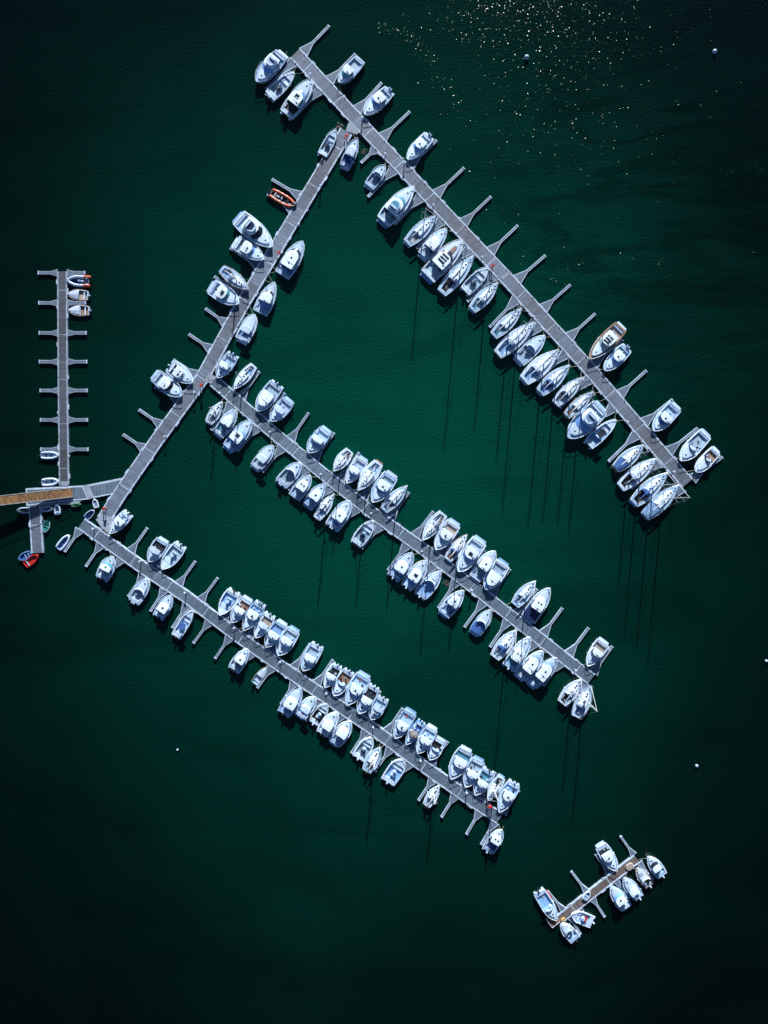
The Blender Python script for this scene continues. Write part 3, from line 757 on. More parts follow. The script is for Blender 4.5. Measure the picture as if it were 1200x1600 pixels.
def make_sail(root, L, B, o, r):
    fb = .75 + L * .03; s = Boat('sail', root, L, B, fb)
    s.hull(o.get('hull', 'gel'), o.get('trim', r.choice(['gel', 'gel', 'navy', 'gel'])))
    c0, c1 = .06, .33
    cw = s.deck(o.get('dk', r.choice(['gel', 'deckw', 'deckw'])), c0, c1, B * .17, o.get('c', 'grey'), .45)
    f = fb * .55
    for sd in (1, -1):
        MB().box(s.X(.20), sd * (cw(.2) - .20), f, L * .24, .36, .32).build('cockpit_bench', o.get('seat', r.choice(['gel', 'gel', 'deckw', 'teak'])), root)
    s.wheel(s.X(.13), 0, f + .85, .42)
    hh = .38
    pb = s.plan(.345, .80, .60, 11, .45, .05); pt = [(x * .97 + .02, y * .82) for x, y in pb]
    zt = lambda x: s.deckz(x) + hh * (1.05 - .5 * ((x + L / 2) / L - .35))
    s.loft('coachroof', 'roof', pb, pt, lambda x: s.deckz(x) - .02, zt, .06)
    for sd in (1, -1):
        m = MB(); a, b = s.X(.42), s.X(.62)
        ya, yb = s.hw(.42) * .58 , s.hw(.62) * .58
        m.add([(a, sd * (ya + .0), zt(a) - .26), (b, sd * (yb + .0), zt(b) - .26), (b - .1, sd * (yb * .90 + .0), zt(b) - .06), (a + .05, sd * (ya * .90 + .0), zt(a) - .06)], [(0, 1, 2, 3) if sd > 0 else (3, 2, 1, 0)])
        m.build('side_window', 'glass', root)
    s.hatch(.355, 0, .6, .62, zt(s.X(.37)) + .04, o.get('comp', 'glass'), 'companionway')
    for tt in (.47, .66, .74)[:o.get('nh', 3)]: s.hatch(tt, 0, .40, .42, zt(s.X(tt)) + .03)
    s.hatch(.88, 0, .34, .34, s.z(.88) + .04)
    # sprayhood
    if o.get('hood', r.random() < .6):
        hp = s.plan(.33, .41, .62, 6, .5, 0); s.loft('sprayhood', o.get('hc', r.choice(['tarp', 'pale', 'grey', 'navy'])), hp, [(x, y * .8) for x, y in hp], fb + .1, fb + .75, .12)
    if o.get('tarp'):
        tp = s.plan(.02, c1, .9, 8, 0, 0); s.loft('cockpit_cover', o['tarp'], tp, [(x, y * .75) for x, y in tp], fb + .08, fb + .3, .16)
    mh = L * o.get('mk', 1.32); mx = s.X(.56); mz = zt(mx)
    if o.get('mast', 1):
        m = MB(); m.tube([(mx, 0, mz), (mx - .02, 0, fb + mh * .6), (mx - .06, 0, fb + mh)], [.17, .15, .11], 6)
        ms = m.build('mast', 'alu', root)
        sp = MB()
        for q in (.42, .70): sp.tube([(mx - .12, -B * .30, fb + mh * q), (mx, 0, fb + mh * q + .06), (mx - .12, B * .30, fb + mh * q)], .035, 4)
        sp.build('spreader', 'alu', ms)
        for sd in (1, -1):
            MB().tube([(mx - .1, sd * (s.hw(.54) - .08), s.z(.54)), (mx - .12, sd * B * .30, fb + mh * .42), (mx - .12, sd * B * .30 * .95, fb + mh * .70), (mx - .05, 0, fb + mh * .97)], .012, 3).build('shroud', 'metal', root)
        MB().tube([(mx - .05, 0, fb + mh), (s.X(.01), 0, fb + .05)], .012, 3).build('backstay', 'metal', root)
        MB().tube([(s.X(.985), 0, s.z(1) + .1), (s.X(.975), 0, s.z(1) + .5), ((s.X(.98) * .06 + mx * .94), 0, fb + mh * .92)], [.03, .06, .04], 5).build('furled_jib', o.get('jib', 'sail'), root)
        bz = mz + .75; bx = s.X(.14)
        m = MB(); m.tube([(mx - .1, 0, bz), (bx, 0, bz + .1)], .07, 5); bo = m.build('boom', 'alu', root)
        m = MB(); m.tube([(mx - .05, 0, bz + .55), (mx - .3, 0, bz + .3), ((mx + bx) / 2, 0, bz + .24), (bx + .2, 0, bz + .2)], [.08, .17, .17, .09], 6)
        m.build('sail_cover', o.get('sc', r.choice(['pale', 'sail', 'grey', 'tarp', 'navy'])), bo)
    elif o.get('low'):     # lowered spar poking past the bow or side
        MB().tube([(s.X(.02), -B * .5, fb + .5), (s.X(1.08), B * .3, fb + .9)], .07, 5).build('lowered_mast', 'alu', root)
    s.rail(.84, .6, .04, 'metal'); s.lifelines(.08, .84)
    m = MB(); T = [(s.X(.10), s.hw(.1) - .05, fb + .6), (s.X(.005), s.hw(0) - .08, fb + .6), (s.X(.005), -s.hw(0) + .08, fb + .6), (s.X(.10), -s.hw(.1) + .05, fb + .6)]
    m.tube(T, .03, 4); m.build('stern_rail', 'metal', root)
    if o.get('e'): s.engine(1, 'black')
    elif r.random() < .5: s.platform(r.choice(['deckw', 'blue', 'teak']), .45)
    s.fenders(r)
    return s

def make_rib(root, L, B, o, r):
    tr = B * .13; tm = o.get('tube', 'orange')
    hb = B / 2 - tr; s = Boat('dinghy', root, L, B, .45)
    T = [0, .12, .25, .4, .55, .68, .78, .87, .94, .98, 1.0]
    pts = []
    for t in T[:-1]:
        pts.append((s.X(t), hb * min(1, s.w(t) * 1.05), .38 + .25 * t ** 3))
    pts.append((s.X(1) - tr, 0, .66))
    full = pts + [(x, -y, z) for x, y, z in reversed(pts[:-1])]
    rr = [tr] * len(full); rr[0] = rr[-1] = tr * .3
    full.insert(1, (full[0][0] + .15, full[0][1], full[0][2])); rr.insert(1, tr * .95)
    full.insert(-1, (full[-1][0] + .15, full[-1][1], full[-1][2])); rr.insert(-1, tr * .95)
    if o.get('tips'):
        MB().tube(full, rr, 8).build('tube', tm, root, smooth=True)
        for sd in (1, -1):
            MB().tube([(s.X(-.09), sd * hb * .98, .38), (s.X(-.05), sd * hb * .98, .38), (s.X(.24), sd * hb * 1.0, .385)], [tr * .4, tr * 1.12, tr * 1.1], 8).build('tube_end', o['tips'], root)
    else: MB().tube(full, rr, 8).build('tube', tm, root, smooth=True)
    if o.get('bowcap'):
        MB().tube([(x, y, z + .01) for x, y, z in full if x > s.X(.80)], tr * 1.1, 8).build('bow_guard', o['bowcap'], root)
        for t in (.2, .38, .56):
            for sd in (1, -1): MB().tube([(s.X(t) - .12, sd * hb * min(1, s.w(t) * 1.05), .41), (s.X(t) + .12, sd * hb * min(1, s.w(t) * 1.05), .41)], tr * 1.1, 8).build('tube_band', o['bowcap'], root)
        MB().box(s.X(.66), 0, .2, .9, hb * 1.0, .4, .8, ch=.15).build('bow_locker', 'black', root)
        MB().box(s.X(.18), 0, .2, .5, hb * 1.3, .5, .9, ch=.1).build('stern_seat', 'sand', root)
    m = MB(); fl = [(x, y * .92) for x, y, z in pts]; fl = fl + [(x, -y) for x, y in reversed(fl[:-1])]
    m.prism(fl, -.2, .2); m.build('floor', o.get('c', 'grey'), root)
    MB().box(s.X(.02), 0, .05, .08, hb * 1.8, .5).build('transom', 'gel2', root)
    if o.get('console', 1):
        MB().box(s.X(.45), 0, .2, .5, .55, .8, .8, ch=.08).build('console', o.get('cs', 'dark'), root)
        MB().box(s.X(.30), 0, .2, .8, .4, .55, ch=.08).build('jockey_seat', o.get('cs', 'dark'), root)
        m = MB(); z = 1.55; m.tube([(s.X(.08), -hb * .8, .4), (s.X(.06), -hb * .7, z), (s.X(.06), hb * .7, z), (s.X(.08), hb * .8, .4)], .04, 4); m.build('a_frame', 'metal', root)
    else:
        for t in (.28, .58): MB().box(s.X(t), 0, .36, .28, hb * 1.9, .05).build('thwart', o.get('cs', 'gel2'), root)
    if o.get('e'): s.engine(o['e'], 'black')
    return s

def make_dinghy(root, L, B, o, r):
    s = Boat('dinghy', root, L, B, .45); hm = o.get('hull', 'gel')
    s.hull(hm, o.get('trim', hm))
    s.deck(hm, .05, .86 if L < 4.6 else .8, .13, o.get('c', 'gel2'), .7)
    for t in (.2, .45, .7)[:o.get('nt', 3)]:
        MB().box(s.X(t), 0, .33, .30, s.hw(t) * 1.85 - .1, .06).build('thwart', o.get('th', 'gel'), root)
    if o.get('cover'):
        tp = s.plan(.45, .97, .9, 8, .3, 0); s.loft('foredeck_cover', o['cover'], tp, [(x, y * .8) for x, y in tp], .5, .62, .1)
    if o.get('oars'):
        for sd in (1, -1): MB().tube([(s.X(.1), sd * .25, .47), (s.X(.8), sd * .1, .5)], .03, 4).build('oar', 'teak', root)
    if o.get('e'): s.engine(1, o.get('em', 'black'))
    return s

CR = {'A': (380,20,4), 'B': (580,180,4), 'C': (700,340,4), 'D': (860,480,4), 'E': (290,180,4), 'F': (180,400,4), 'G': (300,540,4), 'H': (480,680,4), 'I': (660,840,4),
      'J': (300,900,4), 'K': (540,1060,4), 'L': (820,1290,5), 'M': (0,400,5), 'Q': (0,640,4.6154), 'c': (80,760,4)}
BASE = dict(console=('motorboat', 'motorboat', 'motorboats in their berths'), cuddy=('motorboat', 'motorboat', 'motorboats in their berths'),
            pilot=('cabin_boat', 'cabin boat', 'cabin boats in their berths'), cruiser=('cabin_cruiser', 'cabin cruiser', 'cabin cruisers in their berths'),
            canopy=('cabin_cruiser', 'cabin cruiser', 'cabin cruisers in their berths'), fly=('motor_yacht', 'motor yacht', 'motor yachts in their berths'),
            sail=('sailing_yacht', 'sailing yacht', 'sailing yachts in their berths'), rib=('inflatable_boat', 'inflatable boat', 'inflatable boats by the jetties'),
            dinghy=('dinghy', 'dinghy', 'dinghies by the jetties'))
BOATS = [
# top jetty
('P1','A','fly',85,437,248,248,100,dict(w='gblue',c='lblue',fc='pale',trim='navy'),'big white motor yacht with dark blue side stripe'),
('P1','A','console',318,375,160,525,76,dict(c='grey',e=2,em='gel2'),'open white motorboat beside it'),
('P1','A','cruiser',432,425,262,640,96,dict(h=5,c='dark',e=2,em='black'),'white hardtop cruiser with black outboards'),
('P1','A','pilot',598,440,735,287,80,dict(c='grey',h=0,w='gtea',plat=0,c1=.5),'white pilothouse boat with empty grey cockpit'),
('P1','A','cruiser',757,637,920,478,84,dict(e=2,em='gel2',h=1),'white cruiser with square roof hatch'),
('P1','A','cruiser',1026,918,1168,762,76,dict(e=2,em='gel2',h=1),'small white cruiser with square roof hatch'),
('P1','B','cuddy',85,318,-20,450,72,dict(c='grey',c1=.5,w='glass'),'white boat with wide grey cockpit'),
('P1','B','fly',266,452,68,672,108,dict(w='gtea',c='grey',pm='blue',fc='gtea'),'white motor yacht with blue bathing platform'),
('P1','B','sail',405,632,225,800,82,dict(c='grey',sc='grey',mk=1.2),'white sailing yacht with grey boom cover'),
('P1','B','cruiser',468,715,318,888,84,dict(c='grey',h=0,w='gel'),'white roofed cruiser with grey cockpit'),
('P1','B','fly',572,787,345,1015,112,dict(w='glass',c='grey',h=3,trim='teak',dk='gel',fly=0,k2=1,pad='teak'),'large cruiser with timber trim and striped roof'),
('P1','B','sail',642,880,440,1110,88,dict(c='dark',sc='navy'),'slim white sailing yacht with dark cockpit'),
('P1','B','console',728,955,580,1105,78,dict(c='grey',e=1,seat='dark'),'white open boat with dark seats'),
('P1','C','sail',312,410,150,575,76,dict(c='gtea',sc='sail'),'white sailing yacht with teal cockpit'),
('P1','C','sail',460,572,285,738,74,dict(c='gtea',sc='pale'),'small white sailing yacht'),
('P1','C','sail',540,655,310,855,96,dict(c='blue',sc='grey',dk='gel'),'wide white sailing yacht with pale blue cockpit'),
('P1','C','cuddy',602,742,437,900,86,dict(c='grey',c1=.44,w='gel'),'white cabin boat with square grey cockpit'),
('P1','C','sail',690,830,475,1018,100,dict(c='blue',sc='pale',dk='gel'),'wide white sailing yacht with blue stern'),
('P1','C','sail',757,925,575,1092,84,dict(c='tarp',sc='pale',hc='tarp',hood=1),'white sailing yacht with blue cockpit hood'),
('P1','C','sail',838,1000,672,1163,80,dict(c='grey',sc='pale'),'white sailing yacht with grey cockpit'),
('P1','C','fly',880,885,1090,675,94,dict(w='grey',c='sand',h=3,trim='teak',dk='teak',fly=0),'timber decked cruiser with striped roof'),
('P1','C','cruiser',975,955,1125,808,80,dict(w='gblue',c='gtea',e=2,em='gel2',h=1),'small white cruiser with teal cockpit'),
('P1','D','sail',265,530,100,678,70,dict(c='teak',sc='sail',trim='teak'),'small sailing yacht with orange brown cockpit'),
('P1','D','fly',108,815,322,618,120,dict(w='gblue',c='grey',fc='lblue',wl=1.7),'large motor yacht moored bow outward'),
('P1','D','console',405,705,232,865,74,dict(c='lblue',e=1,bim='dark',seat='gel'),'pale blue open boat with dark square shade'),
('P1','D','pilot',640,772,792,610,88,dict(w='tarp',c='deckw',rod=1,h=1),'white cabin boat with blue screen and rods'),
('P1','D','cuddy',808,958,980,783,90,dict(c='grey',w='grey',c1=.5),'white boat with open wheel cockpit'),
('P1','D','cuddy',905,1028,1045,888,72,dict(c='teak',w='glass',c1=.4),'small white boat with brown cockpit'),
('P1','D','sail',580,862,408,1010,80,dict(c='grey',tarp='tarp',sc='sail',hood=0),'white sailing yacht with royal blue cockpit cover'),
('P1','D','sail',658,945,437,1125,94,dict(c='dark',sc='grey',dk='gel'),'white sailing yacht with dark companionway'),
('P1','D','sail',728,1035,520,1225,92,dict(c='dark',sc='tarp',hc='tarp',hood=1),'white sailing yacht with blue sail cover'),
('P1','D','sail',802,1110,588,1308,94,dict(c='grey',tarp='lblue',sc='pale',hood=0),'white sailing yacht with pale blue stern cover'),
# linking jetty
('P2','A','console',578,732,490,893,62,dict(c='grey',e=2,seat='dark'),'small open white boat with outboards'),
('P2','A','cruiser',712,790,632,968,72,dict(c='tarp',h=0,w='pale',roof='gel',c1=.38),'white cabin boat with deep blue cockpit'),
('P2','E','rib',688,572,525,478,70,dict(tube='orange',c='black',e=2,cs='gel2',bowcap='black'),'bright orange inflatable boat with black floor'),
('P2','E','fly',545,825,322,632,112,dict(w='glass',c='deckw',fc='navy',h=0,wl=1.1),'big motor yacht with dark blue flybridge'),
('P2','E','cruiser',492,905,305,785,90,dict(w='gblue',c='grey',h=1,em='gel'),'white cruiser with round edged roof and hatch'),
('P2','E','canopy',733,795,603,1000,98,dict(c='blue',w='glass',h=1,plat=0),'long roofed cruiser with blue stern cockpit'),
('P2','E','sail',398,1095,225,960,76,dict(c='blue',sc='sail',trim='teak',mk=1.1),'small sailing yacht with timber edged bow'),
('P2','E','cruiser',335,1178,150,1065,94,dict(w='gtea',c='gel2',h=5,rod=1),'white cruiser with long dark sunroof'),
('P2','F','cruiser',998,170,905,355,92,dict(w='glass',c='blue',h=0,plat=0,c1=.38),'white cabin cruiser with blue aft deck'),
('P2','F','cuddy',873,370,785,535,84,dict(w='grey',c='blue',bim='gel',c1=.42),'white boat with small round seats aboard'),
('P2','F','pilot',642,762,738,610,82,dict(w='gblue',c='deckw',e=1,h=0),'white pilothouse boat with single outboard'),
('P2','F','cruiser',485,792,335,682,86,dict(w='gel',c='dark',h=2,e=1,em='gel2'),'white cruiser with two dark roof hatches'),
('P2','F','cruiser',418,875,240,738,90,dict(w='glass',c='grey',h=0),'white cruiser with rounded roof'),
('P2','Q','cruiser',790,893,925,745,84,dict(w='gtea',c='deckw',h=1,e=1,em='gel'),'white cruiser with teal windscreen'),
# middle jetty
('P3','F','sail',738,835,868,683,66,dict(c='blue',sc='sail',mk=1.0,hood=0),'small white sailing yacht'),
('P3','G','canopy',408,408,535,235,94,dict(w='gel',c='grey',h=0,e=1,em='gel2',c1=.38),'white cruiser with rounded white roof'),
('P3','G','cuddy',495,472,610,335,88,dict(w='gblue',c='gel2',flag='red',c1=.5,bim='gel'),'white cruiser flying a red ensign'),
('P3','G','sail',190,352,102,482,62,dict(c='grey',mk=.95,hood=0,sc='sail'),'tiny white sailing boat'),
('P3','G','cruiser',278,405,158,565,78,dict(w='grey',c='gtea',h=0,c1=.42,flag='yellow'),'white cabin boat with yellow scrap in cockpit'),
('P3','G','cruiser',375,470,218,650,92,dict(w='blue',c='blue',h=5,trim='navy'),'white cruiser with blue stern and dark sunroof'),
('P3','G','cuddy',508,628,388,770,78,dict(w='grey',c='grey',c1=.44,bim='gel',trim='teak'),'weathered boat with brownish grey cockpit'),
('P3','G','pilot',728,668,843,518,90,dict(w='lblue',c='deckw',h=0,wl=1.6,c1=.38),'white cruiser with pale blue foredeck'),
('P3','G','cuddy',680,735,550,868,84,dict(w='gel',c='grey',e=2,em='gel2',c1=.52),'white boat with wide grey cockpit'),
('P3','G','cruiser',740,812,637,950,78,dict(w='gel',c='grey',h=2,plat=0,c1=.4),'white cabin boat with two square hatches'),
('P3','G','cruiser',830,865,718,1010,82,dict(w='gel',c='blue',h=1,c1=.34),'white cabin cruiser with pale blue cockpit'),
('P3','G','sail',890,925,775,1088,62,dict(c='blue',e=1,mk=1.2,hood=0,sc='navy'),'narrow sailing yacht with blue centre stripe'),
('P3','G','cruiser',988,972,870,1140,90,dict(w='gel',c='blue',h=1,e=2,em='gel2',flag='red'),'white cruiser with red ensign and roof hatch'),
('P3','G','sail',883,787,988,655,72,dict(c='grey',mk=1.2,hood=0,sc='sail'),'white sailing yacht with open grey cockpit'),
('P3','G','pilot',968,857,1072,700,76,dict(w='gblue',c='gel2',h=0,c1=.42),'white boat with bright blue windscreen'),
('P3','G','sail',1036,908,1168,730,84,dict(c='deckw',sc='sail',dk='gel'),'white sailing yacht with scooped stern'),
('P3','H','fly',408,417,532,240,96,dict(w='gblue',c='grey',h=1,fly=0,pm='pale'),'big white cruiser with bright blue windscreen'),
('P3','H','sail',625,315,478,468,72,dict(c='lblue',sc='pale',mk=1.2,hood=0),'sailing yacht moored bow outward'),
('P3','H','console',412,535,300,685,80,dict(c='grey',e=2,em='dark',seat='dark'),'open grey cockpit boat with two outboards'),
('P3','H','sail',718,657,852,488,78,dict(c='grey',sc='sail'),'white sailing yacht with twin hatches'),
('P3','H','cruiser',803,712,925,540,90,dict(w='blue',c='sand',h=1,c1=.34),'white cruiser with brown aft cockpit'),
('P3','H','sail',998,620,878,778,72,dict(c='teak',sc='sail',mk=1.2,trim='teak'),'sailing yacht with brown cockpit, bow outward'),
('P3','H','fly',943,847,1085,650,96,dict(w='gblue',c='gel2',h=5,fly=0,pm='deckw'),'large white cruiser with dark slot sunroof'),
('P3','H','cruiser',1172,725,1040,905,84,dict(w='gel',c='grey',h=1,c1=.4),'white cruiser moored bow outward'),
('P3','I','canopy',393,318,512,150,98,dict(w='gblue',c='grey',h=0,cov=None,c1=.42,pad='lblue'),'white cruiser with large grey aft deck'),
('P3','H','cruiser',658,738,533,895,90,dict(w='gel',c='blue',h=1,e=1,em='gel2'),'white cruiser with square dark hatch'),
('P3','H','cruiser',748,782,617,955,88,dict(w='gel',c='blue',h=5,e=1,em='gel2',trim='yellow'),'cream edged cruiser with large black sunroof'),
('P3','H','cuddy',833,850,700,1012,86,dict(w='gel',c='blue',e=1,em='gel2',pad='gel',c1=.5),'white boat with broad white foredeck'),
('P3','H','cruiser',975,970,845,1128,84,dict(w='gel',c='lblue',h=1,c1=.42,plat=1),'white cruiser with white roof pod'),
('P3','I','cuddy',425,452,320,605,80,dict(w='gel',c='blue',tarp='tarp',c1=.42),'white boat with royal blue cockpit cover'),
('P3','I','sail',705,270,577,422,74,dict(c='lblue',dk='deckw',sc='pale',mk=1.1),'pale blue sailing boat, bow outward'),
('P3','I','cruiser',792,315,655,518,92,dict(w='gel',c='navy',h=2,tarp='navy',c1=.36),'white cruiser with dark blue cockpit'),
('P3','I','pilot',1028,797,1140,645,82,dict(w='grey',c='sand',h=0,c1=.36,plat=1),'white boat with brown seats in cockpit'),
('P3','I','sail',587,575,450,750,84,dict(c='grey',sc='tarp',hc='tarp',hood=1),'white sailing yacht with blue sail cover'),
('P3','I','cruiser',670,622,535,820,84,dict(w='gel',c='gtea',h=2,e=1,em='gel2'),'white cruiser with twin dark hatches'),
('P3','I','canopy',750,708,602,880,86,dict(w='lblue',c='grey',h=1,c1=.3),'white cruiser with long white roof'),
('P3','I','canopy',835,750,678,930,86,dict(w='lblue',c='grey',h=1,c1=.3,tarp=None),'white cruiser with grey quarter deck'),
('P3','I','sail',992,883,870,1035,80,dict(c='dark',sc='grey',mk=1.2,hood=0),'grey white sailing boat by jetty tip'),
('P3','I','sail',1052,922,960,1120,90,dict(c='lblue',sc='navy',mk=1.25),'white sailing yacht off the jetty tip'),
# bottom jetty
('P4','c','pilot',385,437,310,583,84,dict(w='gtea',c='grey',e=1,h=1,hm='green'),'white pilothouse boat with green foredeck streak'),
('P4','c','cuddy',615,468,702,330,84,dict(w='gel',c='dark',bim='gel',c1=.5),'white boat with dark open cockpit'),
('P4','c','console',695,515,812,362,84,dict(c='grey',e=1,seat='gel'),'grey decked open boat with white seats'),
('P4','c','cuddy',607,580,510,728,76,dict(w='pale',c='grey',e=2,em='gel2',c1=.45),'grey and white boat with outboards'),
('P4','c','cruiser',752,683,662,822,76,dict(w='gel',c='deckw',h=1,e=1),'white cruiser with two round hatches'),
('P4','c','console',883,773,775,945,60,dict(c='deckw',e=1,bim='tarp',seat='gel'),'narrow white boat with blue console cover'),
('P4','J','console',175,242,265,90,86,dict(c='blue',e=1,seat='gel'),'blue decked open boat with white seats'),
('P4','J','pilot',252,287,350,138,80,dict(w='gel',c='teak',h=0,c1=.4),'white boat with brown aft cockpit'),
('P4','J','cruiser',325,337,430,168,84,dict(w='gblue',c='blue',e=2,em='gel2',h=1),'white cruiser with square hatch and outboards'),
('P4','J','cuddy',400,382,490,238,80,dict(w='gblue',c='sand',e=1,em='gel2',bim='gel'),'white boat with brown cockpit sole'),
('P4','J','pilot',465,440,567,288,86,dict(w='gblue',c='lblue',h=0,c1=.42),'white boat with pale blue cockpit'),
('P4','J','pilot',540,492,642,328,88,dict(w='gblue',c='grey',h=0,c1=.36),'white boat with grey cockpit and foredeck hatch'),
('P4','J','pilot',695,587,787,430,84,dict(w='gblue',c='grey',e=1,em='gel2',h=0),'white pilothouse boat with pale outboard'),
('P4','J','pilot',833,692,912,555,70,dict(w='gblue',c='dark',e=1,em='gel2',h=0),'white boat with dark cockpit'),
('P4','J','cuddy',888,742,985,592,76,dict(w='gel',c='teak',e=1,em='gel2'),'slim white boat with brown cockpit'),
('P4','J','cruiser',968,802,1080,615,96,dict(w='gblue',c='deckw',h=1,c1=.34,pm='deckw',ob='orange'),'big white cruiser with hatch and wide stern'),
('P4','J','pilot',1043,853,1142,688,82,dict(w='gblue',c='dark',e=1,em='gel',h=0),'white boat with dark sunken cockpit'),
('P4','K','cuddy',160,252,238,120,78,dict(w='gblue',c='deckw',e=1,em='gel2',bim='gel'),'white boat with pale cockpit'),
('P4','J','pilot',350,458,253,592,76,dict(w='gel',c='grey',e=2,h=1),'white pilothouse boat with two outboards'),
('P4','J','dinghy',472,568,382,680,54,dict(hull='teal',c='pale',trim='teak',e=1,cover='pale',nt=1),'small teal dinghy with pale cover'),
('P4','J','cruiser',682,703,567,868,90,dict(w='gel',c='blue',h=1,e=1,em='black'),'white cruiser with broad roof and black outboard'),
('P4','J','cuddy',767,757,665,887,76,dict(w='gel',c='blue',bim='gel',c1=.45),'white boat with round pale sunshade'),
('P4','J','console',842,798,755,928,70,dict(c='dark',e=1,em='gel2',seat='gel',trim='sand'),'tan edged open boat'),
('P4','J','cruiser',907,852,805,993,80,dict(w='gel',c='deckw',h=0,e=1),'white cruiser with brown roof marks'),
('P4','J','cruiser',990,908,882,1058,86,dict(w='gel',c='grey',h=0,c1=.4),'white cruiser with square grey cockpit'),
('P4','K','cruiser',308,367,412,203,84,dict(w='blue',c='deckw',h=1,c1=.42,ob='orange'),'white boat with orange item in cockpit'),
('P4','K','pilot',378,407,478,270,60,dict(w='pale',c='tarp',hull='hullblue',trim='hullblue',e=1,h=0,dk='blue',roof='sand'),'blue hulled boat with sand coloured roof'),
('P4','K','pilot',450,462,547,303,86,dict(w='gblue',c='deckw',h=0,c1=.40),'white boat with rounded white roof'),
('P4','K','cuddy',525,502,600,378,76,dict(w='gel',c='dark',c1=.46),'little white boat with dark cockpit'),
('P4','K','fly',658,622,758,440,98,dict(w='gblue',c='gtea',h=0,fly=0,pm='gel'),'largest white cruiser on this jetty'),
('P4','K','pilot',748,672,838,503,88,dict(w='gblue',c='grey',h=0,c1=.42),'white cruiser with blue foredeck panel'),
('P4','K','pilot',808,722,902,572,86,dict(w='gblue',c='gtea',e=1,em='dark',h=0),'white boat with teal cockpit and outboard'),
('P4','K','sail',885,757,975,618,74,dict(c='dark',hood=0,mk=1.15,sc='sail'),'small white sailing yacht'),
('P4','K','cruiser',958,828,1058,650,86,dict(w='gel',c='blue',h=1,e=1,em='gel2'),'white cruiser with black roof hatch'),
('P4','K','console',162,368,75,507,80,dict(c='grey',e=1,seat='dark',bc='gel'),'white open boat with dark seat'),
('P4','K','sail',217,428,127,587,78,dict(c='gtea',mk=1.1,hood=0,sc='sail',e=1),'white sailing boat with teal cockpit'),
('P4','K','console',357,507,258,655,88,dict(c='blue',e=1,em='gel2',seat='gel'),'white open boat with pale blue sole'),
('P4','K','sail',585,668,500,803,62,dict(c='gtea',mk=1.0,hood=0,sc='sail',e=1),'tiny sailing boat with outboard'),
('P4','K','pilot',975,945,883,1088,76,dict(w='gel',c='tarp',h=2,e=1,c1=.48,plat=0),'white boat with blue floored cockpit'),
# raft
('P7','L','fly',713,342,588,150,94,dict(w='gblue',c='dark',fly=0,h=1),'white cruiser with dark aft cockpit'),
('P7','L','pilot',963,243,1085,402,88,dict(w='glass',c='gtea',e=1,h=0,em='gel2'),'white boat across the raft end'),
('P7','L','cuddy',876,333,985,480,82,dict(w='pale',c='yellow',pad='pale',e=1,em='gel2',dk='sand',c1=.35),'tan boat under a pale canvas cover'),
('P7','L','cruiser',770,408,903,575,90,dict(w='grey',c='deckw',e=1,em='gel2',h=0),'white boat with thin dark windows'),
('P7','L','cruiser',668,468,803,658,100,dict(w='gblue',c='grey',h=1,trim='hullblue'),'broad white cruiser with grey stern deck'),
('P7','L','console',365,690,538,762,88,dict(c='deckw',seat='red',e=1,em='gel2'),'white open boat with red seats'),
('P7','L','cuddy',283,765,407,903,84,dict(w='grey',c='deckw',e=1,c1=.5),'white boat with small grey windscreen'),
('P7','L','cuddy',243,728,108,513,90,dict(w='gtea',c='blue',e=1,em='dark',c1=.55),'long open boat with cluttered blue cockpit'),
# vertical jetty
('P5','M','rib',530,192,705,200,92,dict(tube='pale',tips='orange',c='navy',e=1,cs='gel2'),'grey inflatable boat with bright orange tube ends'),
('P5','M','dinghy',528,298,700,312,84,dict(hull='gel2',c='sand',trim='teak',cover='pale',nt=1,e=1,em='gel2'),'timber edged day boat with pale foredeck'),
('P5','M','dinghy',535,425,708,428,82,dict(hull='gel2',c='teak',trim='sand',cover='pale',nt=2,e=1,em='gel2'),'day boat with dark red brown interior'),
('P5','Q','rib',425,330,285,330,58,dict(tube='gel',c='gel2',console=0,cs='navy',e=1),'white inflatable boat with dark bench seats'),
('P5','Q','rib',424,517,292,527,60,dict(tube='gel',c='gel2',console=0,cs='navy',e=1),'white inflatable boat nearest the landing stage'),
# loose dinghies round the landing
('X','Q','dinghy',680,645,697,708,36,dict(hull='gel',c='gel2',th='grey',nt=2),'tiny white dinghy under the skewed bridge beside the linking jetty'),
('X','Q','dinghy',680,727,617,782,42,dict(hull='tarp',c='tarp',th='navy',trim='gel',nt=3),'deep blue dinghy with white rim near the head of the bottom jetty'),
('X','Q','rib',500,908,418,1005,62,dict(tube='gel',c='tarp',console=0,cs='navy'),'blue floored inflatable boat at the first finger of the bottom jetty'),
('X','Q','dinghy',325,885,340,805,48,dict(hull='teal',c='teal',th='teal',trim='pale'),'teal dinghy tied to the right of the stubby jetty'),
('X','Q','dinghy',135,1078,222,1038,52,dict(hull='tarp',c='tarp',th='lblue',trim='lblue',nt=2),'blue dinghy with paler blue thwarts below the stubby jetty'),
('X','Q','dinghy',278,1048,180,1122,56,dict(hull='red',c='red',th='gel2',trim='red',nt=1),'bright red dinghy with a pale thwart at the foot of the stubby jetty'),
('X','Q','rib',128,728,215,726,46,dict(tube='grey',c='dark',console=0,cs='dark'),'dark grey inflatable boat left of the stubby jetty head'),
('X','Q','rib',383,712,300,720,42,dict(tube='pale',c='grey',console=0,cs='navy'),'pale inflatable boat right of the stubby jetty head'),
('X','Q','rib',412,686,415,757,50,dict(tube='gel',c='lblue',console=0,cs='gel'),'white inflatable boat with pale blue floor below the landing stage'),
('X','Q','dinghy',585,683,515,692,20,dict(hull='green',c='green',th='gel2',nt=1,trim='green'),'slim green punt against the landing stage edge'),
]
